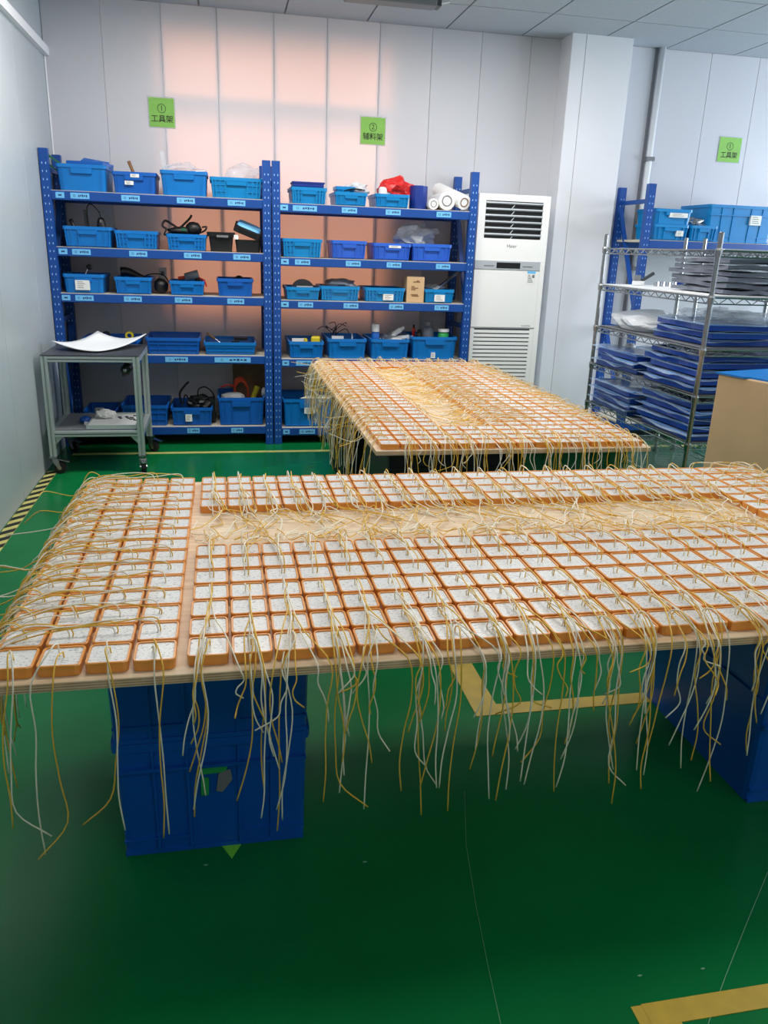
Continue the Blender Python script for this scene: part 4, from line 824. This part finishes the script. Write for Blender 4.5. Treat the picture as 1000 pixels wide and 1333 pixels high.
def wire(cx, cy, md, tb, k):
    """control points of one lead, relative to the module base"""
    rn = wr_.uniform; near = tb.startswith('near'); z0 = TH-.003
    ex0, ex1, ey0 = (NX0, NX1, NY0) if near else (FX0, FX1, FY0)
    ln = rn(.34, .45); ox = (k-.5)*.006+rn(-.004, .004); oy = rn(-.004, .004); tt = TH+.004
    P = [Vector((ox, oy, z0-.002)), Vector((ox+rn(-.002, .002), oy, z0+.011))]
    top = rn(.016, .034)
    if md in ('front', 'left', 'right', 'back'):
        if md == 'front': dr, dist = Vector((0, -1, 0)), cy-ey0
        elif md == 'left': dr, dist = Vector((-1, 0, 0)), cx-ex0
        elif md == 'right': dr, dist = Vector((1, 0, 0)), ex1-cx
        else: dr, dist = Vector((0, 1, 0)), FY1-cy
        sd_ = Vector((dr.y, -dr.x, 0)); lat = rn(-.03, .03)
        if md == 'front':
            g = cx+rn(-.04, .06); cl = min(CLUMP, key=lambda q: abs(q+.03*math.sin(q*40)-g)); lat = -(cl+.03*math.sin(cl*40)-cx)*rn(.25, .9)+rn(-.02, .02)
        if md == 'left': lat = rn(-.05, .02)
        P.append(Vector((ox, oy, 0))+dr*.013+Vector((0, 0, z0+top)))
        m_ = max(1, int(dist/.085))
        for i in range(1, m_+1):
            f = i/(m_+1); P.append(dr*(dist*f+.01)+sd_*(lat*f*f+rn(-.006, .006))+Vector((0, 0, tt+rn(.002, .016)+(top*.4 if i == 1 else 0))))
        e = dr*(dist+rn(.006, .016))+sd_*lat; P.append(e+Vector((0, 0, rn(.0, .012))))
        hang = max(.05, ln-dist*.95)
        if md == 'left' and rn(0, 1) < .16:
            P.append(e+dr*rn(.04, .09)+Vector((0, 0, rn(-.03, .02)))); P.append(e+dr*rn(.10, .15)+sd_*rn(-.03, .03)+Vector((0, 0, rn(-.05, .03))))
        else:
            kx, ph, am = rn(-.03, .03), rn(0, 6.3), rn(.004, .014); ob = rn(.008, .03) if md != 'left' else rn(.01, .05)
            for i in (1, 2, 3, 4):
                f = i/4; P.append(e+dr*(ob*math.sin(f*2.2))+sd_*(kx*f*f+am*math.sin(ph+f*4.5))+Vector((0, 0, -hang*f)))
            if rn(0, 1) < .3: P[-1] = P[-2]+sd_*rn(-.06, .06)+dr*rn(-.01, .02)+Vector((0, 0, -hang*.17))
    else:
        if md == 'gapb': dr, dist = Vector((0, 1, 0)), 2.005-cy
        elif md == 'gapf': dr, dist = Vector((0, -1, 0)), cy-2.30
        elif md == 'gapr': dr, dist = Vector((1, 0, 0)), FX0+.022+4*.0832-cx
        else: dr, dist = Vector((-1, 0, 0)), cx-(FX0+.022+7*.0832)
        sd_ = Vector((1, 0, 0)) if md not in ('gapl', 'gapr') else Vector((0, -1, 0)); lat = rn(-.02, .10) if md == 'gapf' else rn(-.08, .10)
        P.append(Vector((ox, oy, 0))+dr*.014+Vector((0, 0, z0+top+.006)))
        m_ = max(1, int(dist/.08))
        for i in range(1, m_+1):
            f = i/(m_+.5); P.append(dr*(dist*f)+sd_*(lat*.45*f*f+rn(-.006, .006))+Vector((0, 0, tt+rn(.002, .016)+(top*.4 if i == 1 else 0))))
        e = dr*(dist+.02)+sd_*lat*.5; P.append(e+Vector((0, 0, rn(.010, .026))))
        rem = max(.06, ln-.07-dist); dd = (dr*rn(.45, 1.0)+sd_*(rn(-.4, 1.2))).normalized(); lim = .27 if near else .23
        for i in (1, 2, 3):
            f = i/3; q = e+dd*(rem*f*.8)+Vector((rn(-.018, .018), rn(-.018, .018), 0))
            ov = q.dot(dr)-(dist+lim)
            if ov > 0: q = q-dr*ov
            q.z = rn(.003, .022); P.append(q)
    return P
def wire_pts(P, n): return catmull(P, n)
def visible(x, y):
    u, v = proj((x, y, TZ+TH)); return -25 < u < 1015
allm = [(math.hypot(m[0], m[1]), m) for m in NEAR+FAR]
vis = sorted([a for a in allm if visible(a[1][0], a[1][1])], key=lambda a: a[0])
indiv = set(id(a[1]) for a in vis[:300])
ST = MB(); wn_ = 0
hv, hf = [tuple(v.co) for v in house_me.vertices], [tuple(f.vertices) for f in house_me.polygons]
pv, pf = [tuple(v.co) for v in plate_me.vertices], [tuple(f.vertices) for f in plate_me.polygons]
SIDE = {'near table left block': 'left', 'near table right block': 'left', 'near table front block': 'left', 'near table back block': 'left', 'far table': 'left'}
for _, m in allm:
    x, y, blk, r, c, md = m
    x += wr_.uniform(-.0012, .0012); y += wr_.uniform(-.0012, .0012); rz = wr_.uniform(-.012, .012)
    if blk == 'near table front block' and c == 0: y += .0
    near = blk.startswith('near')
    if id(m) in indiv:
        t = thing('wired_module', 'orange-rimmed wired module, %s, %s row from front, %s column from left' % (blk, ORD[r+1], ORD[c+1]), 'module', (x, y, TZ), 0, 'orange-rimmed modules laid out on the plywood tables')
        inst('housing', house_me, t, (0, 0, 0), (0, 0, rz)); inst('label_plate', plate_me, t, (0, 0, 0), (0, 0, rz))
        for k in (0, 1):
            P = wire_pts(wire(x, y, md, blk, k), 4); P = [Vector((p.x, p.y, max(p.z, -.5))) for p in P]
            o = MB().tube(P, .00155, 5).obj('wire', 'wire_yellow' if k else 'wire_white', t, smooth=True); o['label'] = 'yellow lead' if k else 'white lead'
    else:
        o = Vector((x, y, TZ)); ST.cur = 0; ST.add([o+Vector(v) for v in hv], hf); ST.cur = 1; ST.add([o+Vector(v) for v in pv], pf)
        for k in (0, 1):
            ST.cur = 2+k; ST.tube([o+p for p in wire_pts(wire(x, y, md, blk, k), 3)], .0016, 4, False)
tag(ST.obj('wired_module_field', ['amber_plastic', 'plate', 'wire_white', 'wire_yellow']), 'dense field of orange-rimmed wired modules covering the far table', 'modules', 'orange-rimmed modules laid out on the plywood tables', 'stuff')
